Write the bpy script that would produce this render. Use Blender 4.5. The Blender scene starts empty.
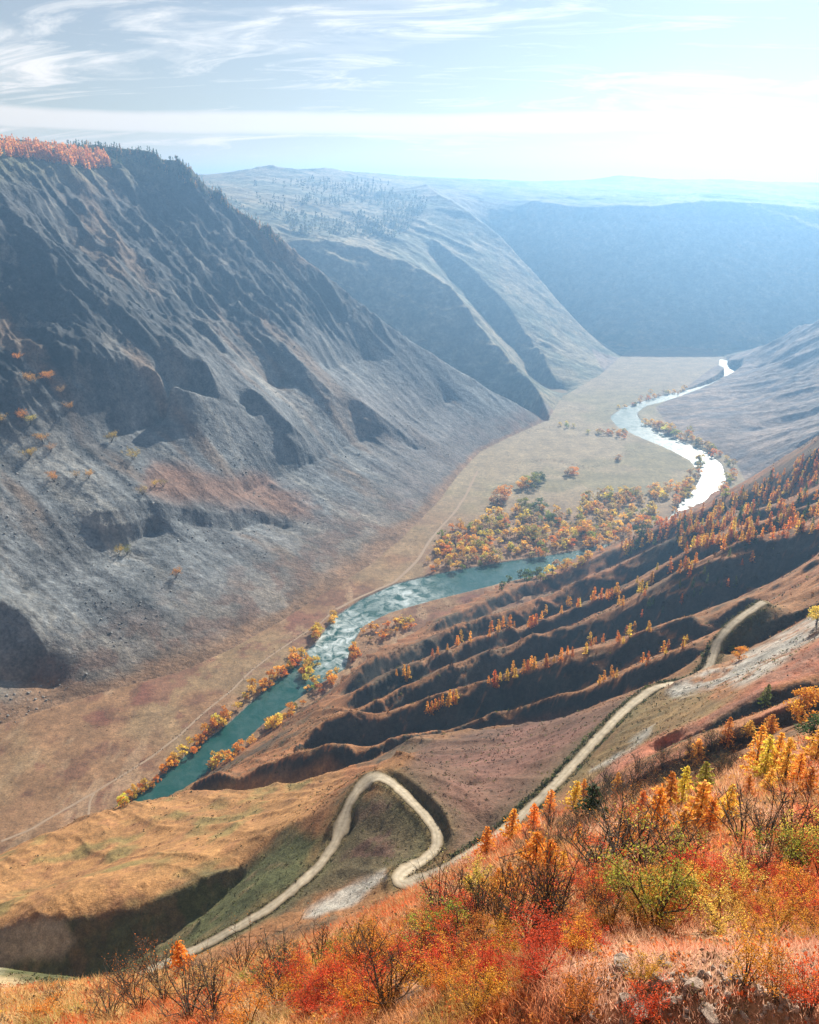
import bpy, math, random
import numpy as np

# ---------------------------------------------------------------- camera, sky, sun, exposure
scn = bpy.context.scene
COL = scn.collection
F, PITCH, CZ = 850.0, math.radians(21.0), 500.0
cam_d = bpy.data.cameras.new('camera')
cam_d.sensor_fit = 'VERTICAL'
cam_d.sensor_height = 24.0
cam_d.lens = 24.0 * F / 1024.0
cam_d.clip_start, cam_d.clip_end = 0.3, 60000.0
cam = bpy.data.objects.new('camera', cam_d)
COL.objects.link(cam)
cam.location = (0, 0, CZ)
cam.rotation_euler = (math.radians(90) - PITCH, 0, 0)
scn.camera = cam

SUN_AZ, SUN_EL = math.radians(24.0), math.radians(31.0)      # azimuth clockwise from +Y (the view)
SUN = np.array([math.sin(SUN_AZ) * math.cos(SUN_EL), math.cos(SUN_AZ) * math.cos(SUN_EL), math.sin(SUN_EL)])
sun_d = bpy.data.lights.new('sun', 'SUN')
sun_d.energy = 5.0
sun_d.angle = math.radians(0.5)
sun_d.color = (1.0, 0.91, 0.77)
sun_o = bpy.data.objects.new('sun', sun_d)
COL.objects.link(sun_o)
sun_o.rotation_euler = (math.pi / 2 - SUN_EL, 0, math.pi - SUN_AZ)
scn.view_settings.view_transform = 'Standard'
scn.view_settings.look = 'None'
scn.view_settings.exposure = 1.22
scn.view_settings.gamma = 1.0
scn.view_settings.use_curve_mapping = False
scn.cycles.max_bounces = 6
scn.cycles.diffuse_bounces = 2
scn.cycles.glossy_bounces = 2
scn.cycles.transmission_bounces = 3
scn.cycles.transparent_max_bounces = 6
scn.cycles.volume_bounces = 0
scn.cycles.use_denoising = True

W = bpy.data.worlds.new('World')
scn.world = W
W.use_nodes = True
nt = W.node_tree
nt.nodes.clear()


def wn(t, **kw):
    n = nt.nodes.new(t)
    for k, v in kw.items():
        if hasattr(n, k):
            setattr(n, k, v)
    return n


def wmath(op, a, b=None, c=None):
    n = nt.nodes.new('ShaderNodeMath')
    n.operation = op
    for i, x in enumerate((a, b, c)):
        if x is None:
            continue
        if isinstance(x, (int, float)):
            n.inputs[i].default_value = x
        else:
            nt.links.new(x, n.inputs[i])
    return n.outputs[0]


def wrange(v, a, b, lo, hi):
    n = nt.nodes.new('ShaderNodeMapRange')
    n.interpolation_type = 'SMOOTHSTEP'
    nt.links.new(v, n.inputs['Value'])
    n.inputs['From Min'].default_value, n.inputs['From Max'].default_value = a, b
    n.inputs['To Min'].default_value, n.inputs['To Max'].default_value = lo, hi
    return n.outputs['Result']


sky = wn('ShaderNodeTexSky', sky_type='NISHITA')
sky.sun_disc = False
sky.sun_elevation = SUN_EL
sky.sun_rotation = SUN_AZ
sky.altitude = 600
sky.air_density = 1.0
sky.dust_density = 0.6
sky.ozone_density = 1.5
tc = wn('ShaderNodeTexCoord')
sep = wn('ShaderNodeSeparateXYZ')
nt.links.new(tc.outputs['Generated'], sep.inputs[0])
zz = wmath('MAXIMUM', sep.outputs['Z'], 0.004)
zden = wmath('ADD', zz, 0.20)
cx_ = wmath('DIVIDE', sep.outputs['X'], zden)                 # cirrus lies on a flat sheet high above
cy_ = wmath('DIVIDE', sep.outputs['Y'], zden)


def cloud_noise(sx, sy, scale, detail, rough, dist, oz):
    comb = wn('ShaderNodeCombineXYZ')
    nt.links.new(wmath('MULTIPLY', wmath('ADD', cx_, wmath('MULTIPLY', cy_, .35)), sx), comb.inputs[0])
    nt.links.new(wmath('MULTIPLY', cy_, sy), comb.inputs[1])
    comb.inputs[2].default_value = oz
    n = wn('ShaderNodeTexNoise')
    n.inputs['Scale'].default_value = scale
    n.inputs['Detail'].default_value = detail
    n.inputs['Roughness'].default_value = rough
    n.inputs['Distortion'].default_value = dist
    nt.links.new(comb.outputs[0], n.inputs['Vector'])
    return n.outputs['Fac']


broad = wrange(cloud_noise(0.7, 1.3, 1.25, 6, 0.58, 0.7, 3.1), 0.40, 0.64, 0.0, 1.0)
wisp = wrange(cloud_noise(0.8, 2.4, 2.0, 9, 0.66, 1.6, 7.7), 0.42, 0.72, 0.0, 1.0)
# one long flat band of cloud low over the horizon, its edges ragged
el = wmath('ADD', zz, wmath('MULTIPLY', wmath('SUBTRACT', cloud_noise(0.25, 0.25, 1.6, 6, 0.6, 0.3, 1.3), 0.5), 0.035))
band = wmath('MULTIPLY', wrange(el, 0.047, 0.056, 0.0, 1.0), wrange(el, 0.068, 0.079, 1.0, 0.0))
low = wrange(zz, 0.0, 0.055, 0.95, 0.30)
cov = wmath('ADD', wmath('MULTIPLY', broad, 0.56), wmath('MULTIPLY', wisp, 0.75))
cov = wmath('MAXIMUM', wmath('MULTIPLY', cov, 0.9), wmath('MULTIPLY', band, 0.85))
cov = wmath('MINIMUM', wmath('MAXIMUM', cov, low), 1.0)
mix = wn('ShaderNodeMix', data_type='RGBA')
nt.links.new(cov, mix.inputs['Factor'])
hs = wn('ShaderNodeHueSaturation')
hs.inputs['Saturation'].default_value = 1.15
hs.inputs['Value'].default_value = 0.50
nt.links.new(sky.outputs[0], hs.inputs['Color'])
nt.links.new(hs.outputs[0], mix.inputs[6])
cb = wrange(zz, .04, .30, 9.2, 6.3)
cc = wn('ShaderNodeVectorMath', operation='SCALE')
warm = wn('ShaderNodeMix', data_type='RGBA')
nt.links.new(wrange(zz, .0, .16, 0.0, 1.0), warm.inputs['Factor'])
warm.inputs[6].default_value = (1.0, .86, .74, 1)            # the white low over the ridges is warmer than the high cirrus
warm.inputs[7].default_value = (1.0, .985, .97, 1)
nt.links.new(warm.outputs[2], cc.inputs[0])
nt.links.new(cb, cc.inputs['Scale'])
nt.links.new(cc.outputs[0], mix.inputs[7])
bg = wn('ShaderNodeBackground')
bg.inputs['Strength'].default_value = 0.055
nt.links.new(mix.outputs[2], bg.inputs['Color'])
out = wn('ShaderNodeOutputWorld')
nt.links.new(bg.outputs[0], out.inputs['Surface'])

HAZE_DENSITY = 1.95e-4
rng = np.random.default_rng(7)
random.seed(7)

# ---------------------------------------------------------------- how the photograph was measured
ZR = {1: (620, 440, 4.116), 2: (430, 540, 4.095), 3: (620, 590, 4.116), 4: (200, 620, 3.15), 5: (420, 700, 3.723),
      6: (0, 780, 3.4125), 7: (0, 320, 3.15), 8: (240, 260, 2.559)}


def Z(r, *pts):
    a, b, s = ZR[r]
    return [(a + p[0] / s, b + p[1] / s) + tuple(p[2:]) for p in pts]


def ray(px, py):
    u = (np.asarray(px, float) - 409.5) / F
    v = (512 - np.asarray(py, float)) / F
    u, v = np.broadcast_arrays(u, v)
    return np.stack([u, math.cos(PITCH) + v * math.sin(PITCH), -math.sin(PITCH) + v * math.cos(PITCH)], -1)


def project(x, y, z):
    dz = z - CZ
    dep = y * math.cos(PITCH) - dz * math.sin(PITCH)
    up = y * math.sin(PITCH) + dz * math.cos(PITCH)
    return 409.5 + F * x / dep, 512 - F * up / dep


def at_t(px, py, t):
    return ray(px, py) * np.asarray(t, float)[..., None] + np.array([0, 0, CZ])


def at_z(px, py, z=0.0):
    r = ray(px, py)
    return r * ((z - CZ) / r[..., 2])[..., None] + np.array([0, 0, CZ])


def dens(pts, step=3.0):
    """a polyline of the photo with a vertex about every `step` pixels; further columns (t) are interpolated"""
    p = np.array(pts, float)
    d = np.hypot(*np.diff(p[:, :2], axis=0).T)
    s = np.concatenate([[0], np.cumsum(d)])
    n = max(2, int(s[-1] / step) + 1)
    q = np.linspace(0, s[-1], n)
    return np.stack([np.interp(q, s, p[:, i]) for i in range(p.shape[1])], 1)


# ---------------------------------------------------------------- noise and membrane solver
def _hash(ix, iy, iz, seed):
    h = (ix.astype(np.int64) * 374761393 + iy.astype(np.int64) * 668265263 + iz.astype(np.int64) * 2147483647 + seed * 1274126177) & 0xFFFFFFFF
    h = ((h ^ (h >> 13)) * 1274126177) & 0xFFFFFFFF
    return ((h ^ (h >> 16)) & 0xFFFF) / 65535.0


def vnoise(x, y, seed=0):
    """smooth value noise, -1..1"""
    ix, iy = np.floor(x), np.floor(y)
    fx, fy = x - ix, y - iy
    fx = fx * fx * fx * (fx * (fx * 6 - 15) + 10)
    fy = fy * fy * fy * (fy * (fy * 6 - 15) + 10)
    o = np.zeros_like(ix)
    a, b = _hash(ix, iy, o, seed), _hash(ix + 1, iy, o, seed)
    c, d = _hash(ix, iy + 1, o, seed), _hash(ix + 1, iy + 1, o, seed)
    return ((a + (b - a) * fx) * (1 - fy) + (c + (d - c) * fx) * fy) * 2 - 1


def fbm(x, y, octs=5, gain=0.5, seed=0):
    s, a, n = 0, 1.0, 0.0
    for i in range(octs):
        c, sn = math.cos(i * 0.9), math.sin(i * 0.9)
        s = s + a * vnoise((x * c - y * sn) * 2 ** i, (x * sn + y * c) * 2 ** i, seed + i)
        n += a
        a *= gain
    return s / n


def ridged(x, y, octs=5, gain=0.55, seed=0):
    s, a, n, w = 0, 1.0, 0.0, 1.0
    for i in range(octs):
        r = 1 - np.abs(vnoise(x * 2 ** i, y * 2 ** i, seed + i))
        r = r * r * w
        w = np.clip(r * 1.6, 0, 1)
        s = s + a * r
        n += a
        a *= gain
    return s / n


def membrane(mask, val, wa, wb, sweeps=90):
    """Laplace interpolation between the cells where mask is set, coarse to fine"""
    levels = [(mask, np.where(mask, val, 0.0))]
    while min(levels[-1][0].shape) > 24:
        m, v = levels[-1]
        pa, pb = m.shape[0] % 2, m.shape[1] % 2
        m2 = np.pad(m, ((0, pa), (0, pb)))
        v2 = np.pad(np.where(m, v, 0), ((0, pa), (0, pb)))
        c = m2[::2, ::2].astype(float) + m2[1::2, ::2] + m2[::2, 1::2] + m2[1::2, 1::2]
        sv = v2[::2, ::2] + v2[1::2, ::2] + v2[::2, 1::2] + v2[1::2, 1::2]
        levels.append((c > 0, np.where(c > 0, sv / np.maximum(c, 1), 0)))
    f = None
    for li, (m, v) in enumerate(reversed(levels)):
        if f is None:
            f = np.full(m.shape, v[m].mean() if m.any() else 0.0)
            n = 600
        else:
            f = np.repeat(np.repeat(f, 2, 0), 2, 1)[:m.shape[0], :m.shape[1]]
            n = sweeps
        f[m] = v[m]
        for _ in range(n):
            p = np.pad(f, 1, mode='edge')
            g = (wa * (p[:-2, 1:-1] + p[2:, 1:-1]) + wb * (p[1:-1, :-2] + p[1:-1, 2:])) / (2 * (wa + wb))
            g[m] = v[m]
            f = g
    return f


class Sheet:
    """terrain sampled on rings and spokes round the viewpoint: rows are ln(distance), columns azimuth"""

    def __init__(s, az0, az1, naz, r0, r1, nr):
        s.az = np.linspace(math.radians(az0), math.radians(az1), naz)
        s.lr = np.linspace(math.log(r0), math.log(r1), nr)
        s.ha, s.hr = s.az[1] - s.az[0], s.lr[1] - s.lr[0]
        s.mask = np.zeros((nr, naz), bool)
        s.sum = np.zeros((nr, naz))
        s.cnt = np.zeros((nr, naz))
        A, L = np.meshgrid(s.az, s.lr)
        D = np.exp(L)
        s.D, s.X, s.Y = D, D * np.sin(A), D * np.cos(A)

    def idx(s, x, y):
        a = np.arctan2(x, y)
        l = 0.5 * np.log(np.maximum(x * x + y * y, 1e-6))
        return (l - s.lr[0]) / s.hr, (a - s.az[0]) / s.ha

    def put(s, P, val):
        i, j = s.idx(P[:, 0], P[:, 1])
        i, j = np.rint(i).astype(int), np.rint(j).astype(int)
        ok = (i >= 0) & (i < s.mask.shape[0]) & (j >= 0) & (j < s.mask.shape[1])
        np.add.at(s.sum, (i[ok], j[ok]), val[ok])
        np.add.at(s.cnt, (i[ok], j[ok]), 1)

    def line(s, P, val):
        """P (n,3) world polyline; every cell it crosses is set"""
        i, j = s.idx(P[:, 0], P[:, 1])
        for k in range(len(P) - 1):
            n = int(max(abs(i[k + 1] - i[k]), abs(j[k + 1] - j[k])) * 1.5) + 2
            w = np.linspace(0, 1, n)
            ii, jj = i[k] + (i[k + 1] - i[k]) * w, j[k] + (j[k + 1] - j[k]) * w
            vv = val[k] + (val[k + 1] - val[k]) * w
            ii, jj = np.rint(ii).astype(int), np.rint(jj).astype(int)
            ok = (ii >= 0) & (ii < s.mask.shape[0]) & (jj >= 0) & (jj < s.mask.shape[1])
            np.add.at(s.sum, (ii[ok], jj[ok]), vv[ok])
            np.add.at(s.cnt, (ii[ok], jj[ok]), 1)

    def solve(s, sweeps=90):
        m = s.cnt > 0
        return membrane(m, s.sum / np.maximum(s.cnt, 1), 1 / s.hr ** 2, 1 / s.ha ** 2, sweeps)

    def z(s, x, y):
        i, j = s.idx(np.asarray(x, float), np.asarray(y, float))
        i = np.clip(i, 0, s.H.shape[0] - 1.001)
        j = np.clip(j, 0, s.H.shape[1] - 1.001)
        a, b = i.astype(int), j.astype(int)
        fi, fj = i - a, j - b
        H = s.H
        return (H[a, b] * (1 - fi) * (1 - fj) + H[a + 1, b] * fi * (1 - fj) + H[a, b + 1] * (1 - fi) * fj + H[a + 1, b + 1] * fi * fj)


def tps_fit(q, v, reg=1e-4):
    d2 = ((q[:, None] - q[None]) ** 2).sum(-1)
    K = np.where(d2 > 0, d2 * np.log(np.maximum(d2, 1e-12)) * 0.5, 0) + reg * np.eye(len(q))
    Pm = np.concatenate([np.ones((len(q), 1)), q], 1)
    A = np.block([[K, Pm], [Pm.T, np.zeros((3, 3))]])
    return np.linalg.solve(A, np.concatenate([v, np.zeros(3)]))


def tps_eval(q, sol, X, Y):
    r = sol[-3] + sol[-2] * X + sol[-1] * Y
    for k in range(len(q)):
        d2 = (X - q[k, 0]) ** 2 + (Y - q[k, 1]) ** 2
        r = r + sol[k] * 0.5 * d2 * np.log(np.maximum(d2, 1e-12))
    return r
# ---------------------------------------------------------------- measured outlines: (x, y) in the photo, third number = metres from the viewpoint
C0 = Z(1, (819, 35, 850), (700, 110, 900), (560, 190, 960), (430, 250, 1010), (300, 300, 1060), (180, 350, 1105), (0, 435, 1150)) + \
     Z(2, (560, 115, 1150), (400, 175, 1125), (250, 235, 1080), (100, 295, 1030), (30, 335, 995))
C1 = Z(1, (819, 200, 760), (700, 260, 790), (560, 290, 830), (460, 318, 850), (330, 350, 880), (215, 405, 900), (140, 440, 920), (80, 470, 930), (20, 497, 935)) + \
     Z(2, (740, 120, 938), (700, 130, 940), (560, 185, 948), (500, 215, 945), (430, 245, 935), (330, 290, 920), (200, 325, 900), (100, 350, 890), (0, 405, 872)) + \
     Z(4, (680, 75, 865), (590, 95, 848), (540, 120, 830), (500, 160, 815), (470, 200, 800))
C2 = Z(1, (819, 262, 690), (560, 340, 730), (420, 400, 755), (300, 440, 770), (200, 500, 785), (100, 570, 800)) + \
     Z(2, (819, 190, 805), (750, 225, 815), (650, 250, 825), (600, 260, 828), (540, 290, 830), (450, 330, 825), (380, 360, 815), (320, 355, 810), (250, 380, 800), (170, 405, 790), (100, 435, 780), (0, 475, 765)) + \
     Z(4, (680, 135, 755), (600, 155, 745), (560, 185, 738), (500, 215, 730), (470, 240, 722), (435, 285, 712))
C3 = Z(1, (819, 330, 620), (650, 380, 645), (570, 395, 650), (510, 420, 655), (440, 440, 660), (350, 480, 668), (280, 515, 675), (200, 560, 685), (150, 590, 690), (60, 640, 700), (10, 672, 705)) + \
     Z(2, (760, 270, 712), (650, 320, 720), (570, 350, 725), (480, 370, 728), (380, 395, 725), (330, 425, 722), (260, 445, 718), (200, 470, 712), (100, 505, 702), (50, 530, 698), (0, 545, 695)) + \
     Z(4, (690, 187, 690), (640, 205, 684), (560, 245, 672), (490, 288, 660))
C4 = Z(1, (819, 480, 520), (760, 520, 520), (680, 570, 520), (590, 620, 520), (500, 655, 520), (420, 690, 522), (350, 720, 525), (290, 722, 528), (200, 755, 535), (100, 785, 540), (40, 805, 545)) + \
     Z(2, (800, 402, 548), (740, 420, 555), (650, 435, 562), (580, 455, 570), (440, 495, 582), (340, 530, 590), (260, 560, 597), (180, 590, 602), (90, 625, 606), (0, 645, 610)) + \
     Z(4, (690, 258, 612), (640, 280, 615), (600, 290, 617), (540, 300, 620), (480, 290, 622), (430, 300, 624), (370, 335, 622), (320, 380, 615), (300, 400, 610))
C5 = Z(3, (540, 80, 462), (470, 130, 455), (400, 170, 452), (370, 190, 452), (300, 215, 455), (230, 245, 460), (150, 275, 470), (60, 310, 480), (5, 338, 490)) + \
     Z(2, (800, 540, 492), (760, 550, 500), (700, 580, 510), (620, 610, 522), (540, 620, 535), (480, 640, 545), (420, 660, 552), (340, 690, 560), (240, 715, 563), (160, 740, 563), (70, 770, 560)) + \
     Z(4, (660, 358, 552), (600, 375, 548), (560, 395, 545), (530, 412, 545), (495, 425, 548), (470, 395, 552), (420, 390, 556), (370, 400, 560), (310, 405, 565), (250, 430, 570), (190, 450, 575), (150, 480, 580), (120, 490, 584), (100, 488, 586), (60, 480, 590), (20, 490, 595), (-20, 505, 600))
C6 = Z(3, (380, 300, 398), (320, 330, 405), (230, 355, 412), (140, 380, 425), (60, 415, 438), (5, 440, 445)) + \
     Z(2, (800, 632, 447), (740, 650, 452), (650, 685, 460), (580, 715, 468), (520, 730, 474), (460, 735, 478), (400, 735, 482), (360, 745, 486), (300, 755, 490), (240, 770, 493), (200, 770, 496), (160, 760, 500), (80, 780, 503), (10, 798, 505)) + \
     Z(4, (680, 370, 505), (620, 400, 500), (560, 430, 500), (500, 455, 502), (440, 475, 506), (380, 495, 510), (330, 510, 514), (290, 515, 518), (240, 510, 524), (190, 535, 528), (130, 545, 534), (80, 535, 540), (10, 540, 548)) + \
     Z(6, (650, 35, 548), (600, 55, 545), (500, 75, 540), (400, 95, 535), (330, 120, 530), (230, 150, 520), (120, 205, 510), (40, 245, 503), (0, 258, 500), (-140, 320, 485))
C5B = Z(3, (425, 215, 390), (500, 170, 392), (600, 130, 392), (700, 90, 392), (819, 40, 390), (880, 15, 390))
C5Bb = Z(3, (425, 285), (550, 238), (650, 178), (819, 82), (880, 45))
RBUMP = Z(3, (225, 378, 351), (280, 355, 354), (340, 326, 357), (400, 302, 359), (480, 288, 360), (560, 262, 360))
C7A = Z(3, (860, 190, 264), (819, 215, 262), (700, 290, 256), (600, 350, 252), (500, 420, 250), (450, 460, 250), (300, 540, 250), (150, 610, 250), (0, 690, 252), (-110, 790, 252))
C7 = Z(3, (860, 345, 236), (819, 350, 238), (730, 360, 240), (640, 385, 240), (580, 410, 241), (480, 470, 243), (400, 520, 244), (270, 600, 246), (180, 660, 250))
C7b = Z(3, (860, 400), (819, 420), (700, 460), (560, 530), (440, 590), (300, 650), (180, 675))
C8 = Z(3, (860, 402, 192), (819, 420, 190), (700, 460, 188), (560, 530, 186), (440, 590, 186), (330, 650, 188), (200, 690, 192), (130, 720, 194), (0, 800, 190))
C8b = Z(3, (860, 480), (819, 520), (700, 560), (560, 620), (440, 700), (330, 750), (200, 770), (130, 780), (0, 830))
C9 = Z(5, (-40, 735, 92), (0, 712, 92), (100, 660, 90), (200, 603, 90), (250, 545, 92), (330, 500, 95), (430, 440, 98))
C10 = Z(5, (190, 655, 66), (300, 600, 68), (400, 560, 70), (560, 450, 76))
ESC = Z(6, (819, 290, 360), (760, 305, 358), (700, 320, 356), (600, 370, 352), (480, 430, 349), (380, 450, 348), (280, 465, 348), (200, 470, 348), (120, 460, 350), (0, 500, 352), (-140, 560, 350))
ESCb = Z(6, (819, 330), (760, 380), (700, 430), (640, 470), (560, 520), (450, 550), (400, 580), (330, 640), (270, 662), (150, 690), (100, 680), (0, 645), (-140, 640))
ROAD_A = [(766, 601, 402), (750, 611, 397), (735, 622, 392), (720, 637, 386), (714, 650, 382), (712, 663, 376), (702, 676, 370), (686, 684, 365), (668, 684, 362), (650, 690, 360), (620, 715, 343), (590, 746, 327),
          (560, 780, 310), (520, 818, 293), (485, 845, 281), (460, 860, 275), (430, 876, 272), (403, 885, 271), (395, 880, 273), (402, 872, 278), (424, 860, 285), (437, 848, 290), (437, 832, 296), (425, 815, 305), (408, 798, 318), (395, 785, 330),
          (378, 776, 340), (364, 784, 340), (352, 798, 335), (345, 815, 330), (338, 838, 323), (322, 864, 313), (300, 884, 306), (270, 908, 299), (240, 926, 294), (205, 945, 289), (170, 962, 285), (120, 985, 280)]
BASE = [
    # foot of the slope along the river and on, under the valley floor beyond it
    *[(a, b, 'f', -1) for a, b in [(195, 783), (240, 748), (290, 715), (335, 692), (352, 668), (375, 648), (403, 640), (450, 613), (509, 584), (560, 566), (610, 546), (660, 523), (705, 500), (760, 466), (830, 430), (100, 838), (0, 885), (-120, 930)]],
    *[(a, b, 'f', -30) for a, b in [(-100, 800), (60, 760), (160, 720), (300, 640), (370, 600), (430, 575), (520, 545), (600, 520), (680, 480), (760, 440), (850, 400), (950, 380)]],
    (819, 449, 850), (724, 501, 930), (620, 546, 1150), (509, 583, 1120), (940, 370, 800), (1000, 400, 600),
    (819, 489, 760), (732, 517, 800), (620, 563, 935), (430, 639, 872), (359, 671, 810), (930, 440, 700),
    (819, 520, 620), (705, 557, 668), (547, 630, 725), (430, 673, 695), (340, 710, 690),
    (819, 557, 520), (690, 615, 528), (537, 661, 582), (430, 698, 610), (371, 715, 622), (297, 747, 612),
    (654, 682, 425), (528, 719, 482), (430, 735, 500), (359, 764, 502), (276, 782, 524), (200, 791, 548), (67, 824, 520), (0, 855, 500), (-80, 880, 480),
    (240, 865, 360), (141, 906, 349), (59, 918, 348), (0, 927, 352), (120, 860, 430), (40, 890, 430), (200, 830, 445), (270, 815, 425), (310, 800, 420),
    (200, 918, 333), (130, 958, 338), (44, 990, 338), (0, 985, 338), (-80, 975, 338), (255, 882, 322), (290, 860, 326),
    (819, 575, 420), (760, 605, 400), (715, 645, 385), (650, 690, 360), (560, 780, 310), (460, 860, 275), (400, 885, 271), (440, 840, 293), (378, 776, 342), (330, 830, 328), (260, 912, 298), (190, 953, 287),
    (470, 790, 345), (450, 770, 385), (500, 760, 385), (540, 740, 400), (380, 830, 312), (400, 850, 296), (350, 870, 300), (320, 905, 285), (380, 890, 272), (600, 700, 420),
    (693, 687, 345), (740, 670, 338), (790, 640, 330), (819, 625, 325), (640, 730, 310), (590, 780, 292), (530, 835, 270), (930, 560, 330),
    (819, 642, 262), (729, 702, 252), (620, 758, 252), (930, 600, 262),
    (819, 692, 190), (727, 733, 186), (620, 784, 190), (930, 660, 190), (560, 815, 200),
    (819, 740, 100), (750, 775, 90), (690, 785, 105), (640, 800, 100), (819, 790, 62), (930, 740, 80),
    (527, 850, 73), (471, 884, 67), (440, 886, 90), (487, 853, 91), (560, 822, 85), (390, 918, 78), (340, 940, 74), (280, 960, 78), (200, 977, 84), (150, 982, 95), (100, 982, 110), (35, 984, 130), (0, 972, 145), (-80, 960, 160),
    (44, 1002, 230), (130, 998, 230), (0, 1002, 230), (-80, 990, 230), (210, 990, 190), (470, 888, 160), (390, 930, 160), (300, 965, 170), (540, 850, 160),
    (600, 840, 48), (700, 830, 44), (819, 830, 38), (500, 880, 40), (420, 920, 38), (320, 962, 42), (220, 985, 50), (120, 1000, 62), (20, 1005, 75),
    (500, 920, 26), (600, 890, 27), (700, 880, 26), (819, 890, 24), (400, 980, 24), (300, 1000, 30), (200, 1015, 36), (0, 1024, 50),
    (500, 970, 17.5), (600, 960, 17), (700, 955, 16.5), (819, 950, 16), (600, 1024, 13), (500, 1030, 14), (400, 1040, 17), (700, 1024, 12.5), (819, 1020, 12), (940, 1000, 12),
]
TOE = [(-260, 850), (-150, 790), (0, 725), (60, 705), (120, 688), (180, 672), (230, 650), (280, 622), (330, 590), (370, 565), (400, 540), (425, 515), (440, 500), (458, 475), (480, 452), (510, 437), (548, 420), (562, 397), (600, 375), (625, 353), (680, 347), (712, 350)]
RIVER_L = [(70, 850), (120, 808), (160, 776), (190, 752), (230, 722), (262, 692), (290, 668), (318, 640), (335, 617), (360, 600), (395, 584), (440, 573), (480, 566), (510, 561), (545, 556), (580, 550), (610, 543)]
RIVER_R = [(130, 860), (170, 812), (206, 780), (232, 752), (262, 724), (290, 704), (325, 680), (345, 668), (350, 648), (362, 626), (390, 612), (425, 602), (465, 592), (500, 583), (545, 573), (590, 560), (615, 553)]
RIVER2_L = [(630, 548), (650, 535), (668, 520), (680, 503), (694, 490), (702, 475), (690, 460), (665, 447), (640, 437), (618, 427), (610, 417), (622, 408), (640, 402), (665, 395), (690, 389), (712, 382), (725, 375), (718, 366), (720, 359)]
RIVER2_R = [(660, 548), (690, 530), (705, 510), (718, 493), (726, 480), (722, 464), (708, 453), (680, 440), (655, 430), (640, 420), (636, 413), (645, 406), (665, 401), (690, 394), (715, 387), (740, 377), (742, 371), (728, 366), (728, 360)]
PATH = [(0, 842), (30, 830), (60, 812), (90, 795), (115, 780), (150, 758), (180, 735), (205, 712), (232, 690), (250, 672), (272, 655), (300, 636), (318, 625), (335, 610)]
PATH2 = [(88, 818), (90, 800), (95, 792)]
PATH3 = [(335, 610), (360, 597), (395, 582), (418, 560), (428, 543), (440, 528), (455, 512), (466, 495), (478, 470)]


def crest_world(c, step=3.0):
    q = dens(c, step)
    return q, at_t(q[:, 0], q[:, 1], q[:, 2])


def face_world(c, bottom, m, hid=3.0):
    """foot of the steep near side of a crest: it drops at slope m until it meets the sight line just under `bottom`"""
    q, P = crest_world(c)
    b = dens(bottom, 3.0)
    o = np.argsort(b[:, 0])
    y2 = np.interp(q[:, 0], b[o, 0], b[o, 1]) + hid
    inside = (q[:, 0] >= b[:, 0].min() - 2) & (q[:, 0] <= b[:, 0].max() + 2)
    y2 = np.maximum(y2, q[:, 1] + 0.8)
    r1, r2 = ray(q[:, 0], q[:, 1]), ray(q[:, 0], y2)
    h1, h2 = np.hypot(r1[:, 0], r1[:, 1]), np.hypot(r2[:, 0], r2[:, 1])
    D, s1, s2 = h1 * q[:, 2], -r1[:, 2] / h1, -r2[:, 2] / h2
    w = np.clip((s2 - s1) * D / (m + s2), 0.3, None)
    dirn = r1[:, :2] / h1[:, None]
    xy = dirn * (D - w)[:, None]
    return np.concatenate([xy, (P[:, 2] - m * w)[:, None]], 1)[inside]


def lnS(P):
    return np.log(np.maximum(CZ - P[:, 2], 0.5) / np.hypot(P[:, 0], P[:, 1]))


# ---------------------------------------------------------------- near terrain: the slope the viewer stands on
NEAR = Sheet(-46, 46, 1010, 5.0, 1500.0, 1430)
bp = []
for b in BASE:
    if b[2] == 'f':
        p = at_z(b[0], b[1], b[3])
    else:
        p = at_t(b[0], b[1], b[2])
    bp.append(p)
for az in (-44, -15, 15, 44):
    for D, zz_ in ((4.5, 485.5), (8.0, 484.5)):
        bp.append(np.array([D * math.sin(math.radians(az)), D * math.cos(math.radians(az)), zz_]))
bp = np.array(bp)
bq = np.stack([np.arctan2(bp[:, 0], bp[:, 1]), np.log(np.hypot(bp[:, 0], bp[:, 1]))], 1)
sol = tps_fit(bq, lnS(bp), 2e-3)
ks = 5
Ac, Lc = np.meshgrid(np.linspace(NEAR.az[0], NEAR.az[-1], len(NEAR.az) // ks), np.linspace(NEAR.lr[0], NEAR.lr[-1], len(NEAR.lr) // ks))
Bc = tps_eval(bq, sol, Ac, Lc)


def upsample(G, shape):
    i = np.linspace(0, G.shape[0] - 1.0001, shape[0])
    j = np.linspace(0, G.shape[1] - 1.0001, shape[1])
    a, b = i.astype(int), j.astype(int)
    fi, fj = (i - a)[:, None], (j - b)[None]
    return G[a][:, b] * (1 - fi) * (1 - fj) + G[a + 1][:, b] * fi * (1 - fj) + G[a][:, b + 1] * (1 - fi) * fj + G[a + 1][:, b + 1] * fi * fj


NB = upsample(Bc, NEAR.D.shape)
NEAR.H = NB


def near_line(P):
    NEAR.line(P, lnS(P) - NEAR.z(P[:, 0], P[:, 1]))


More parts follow.
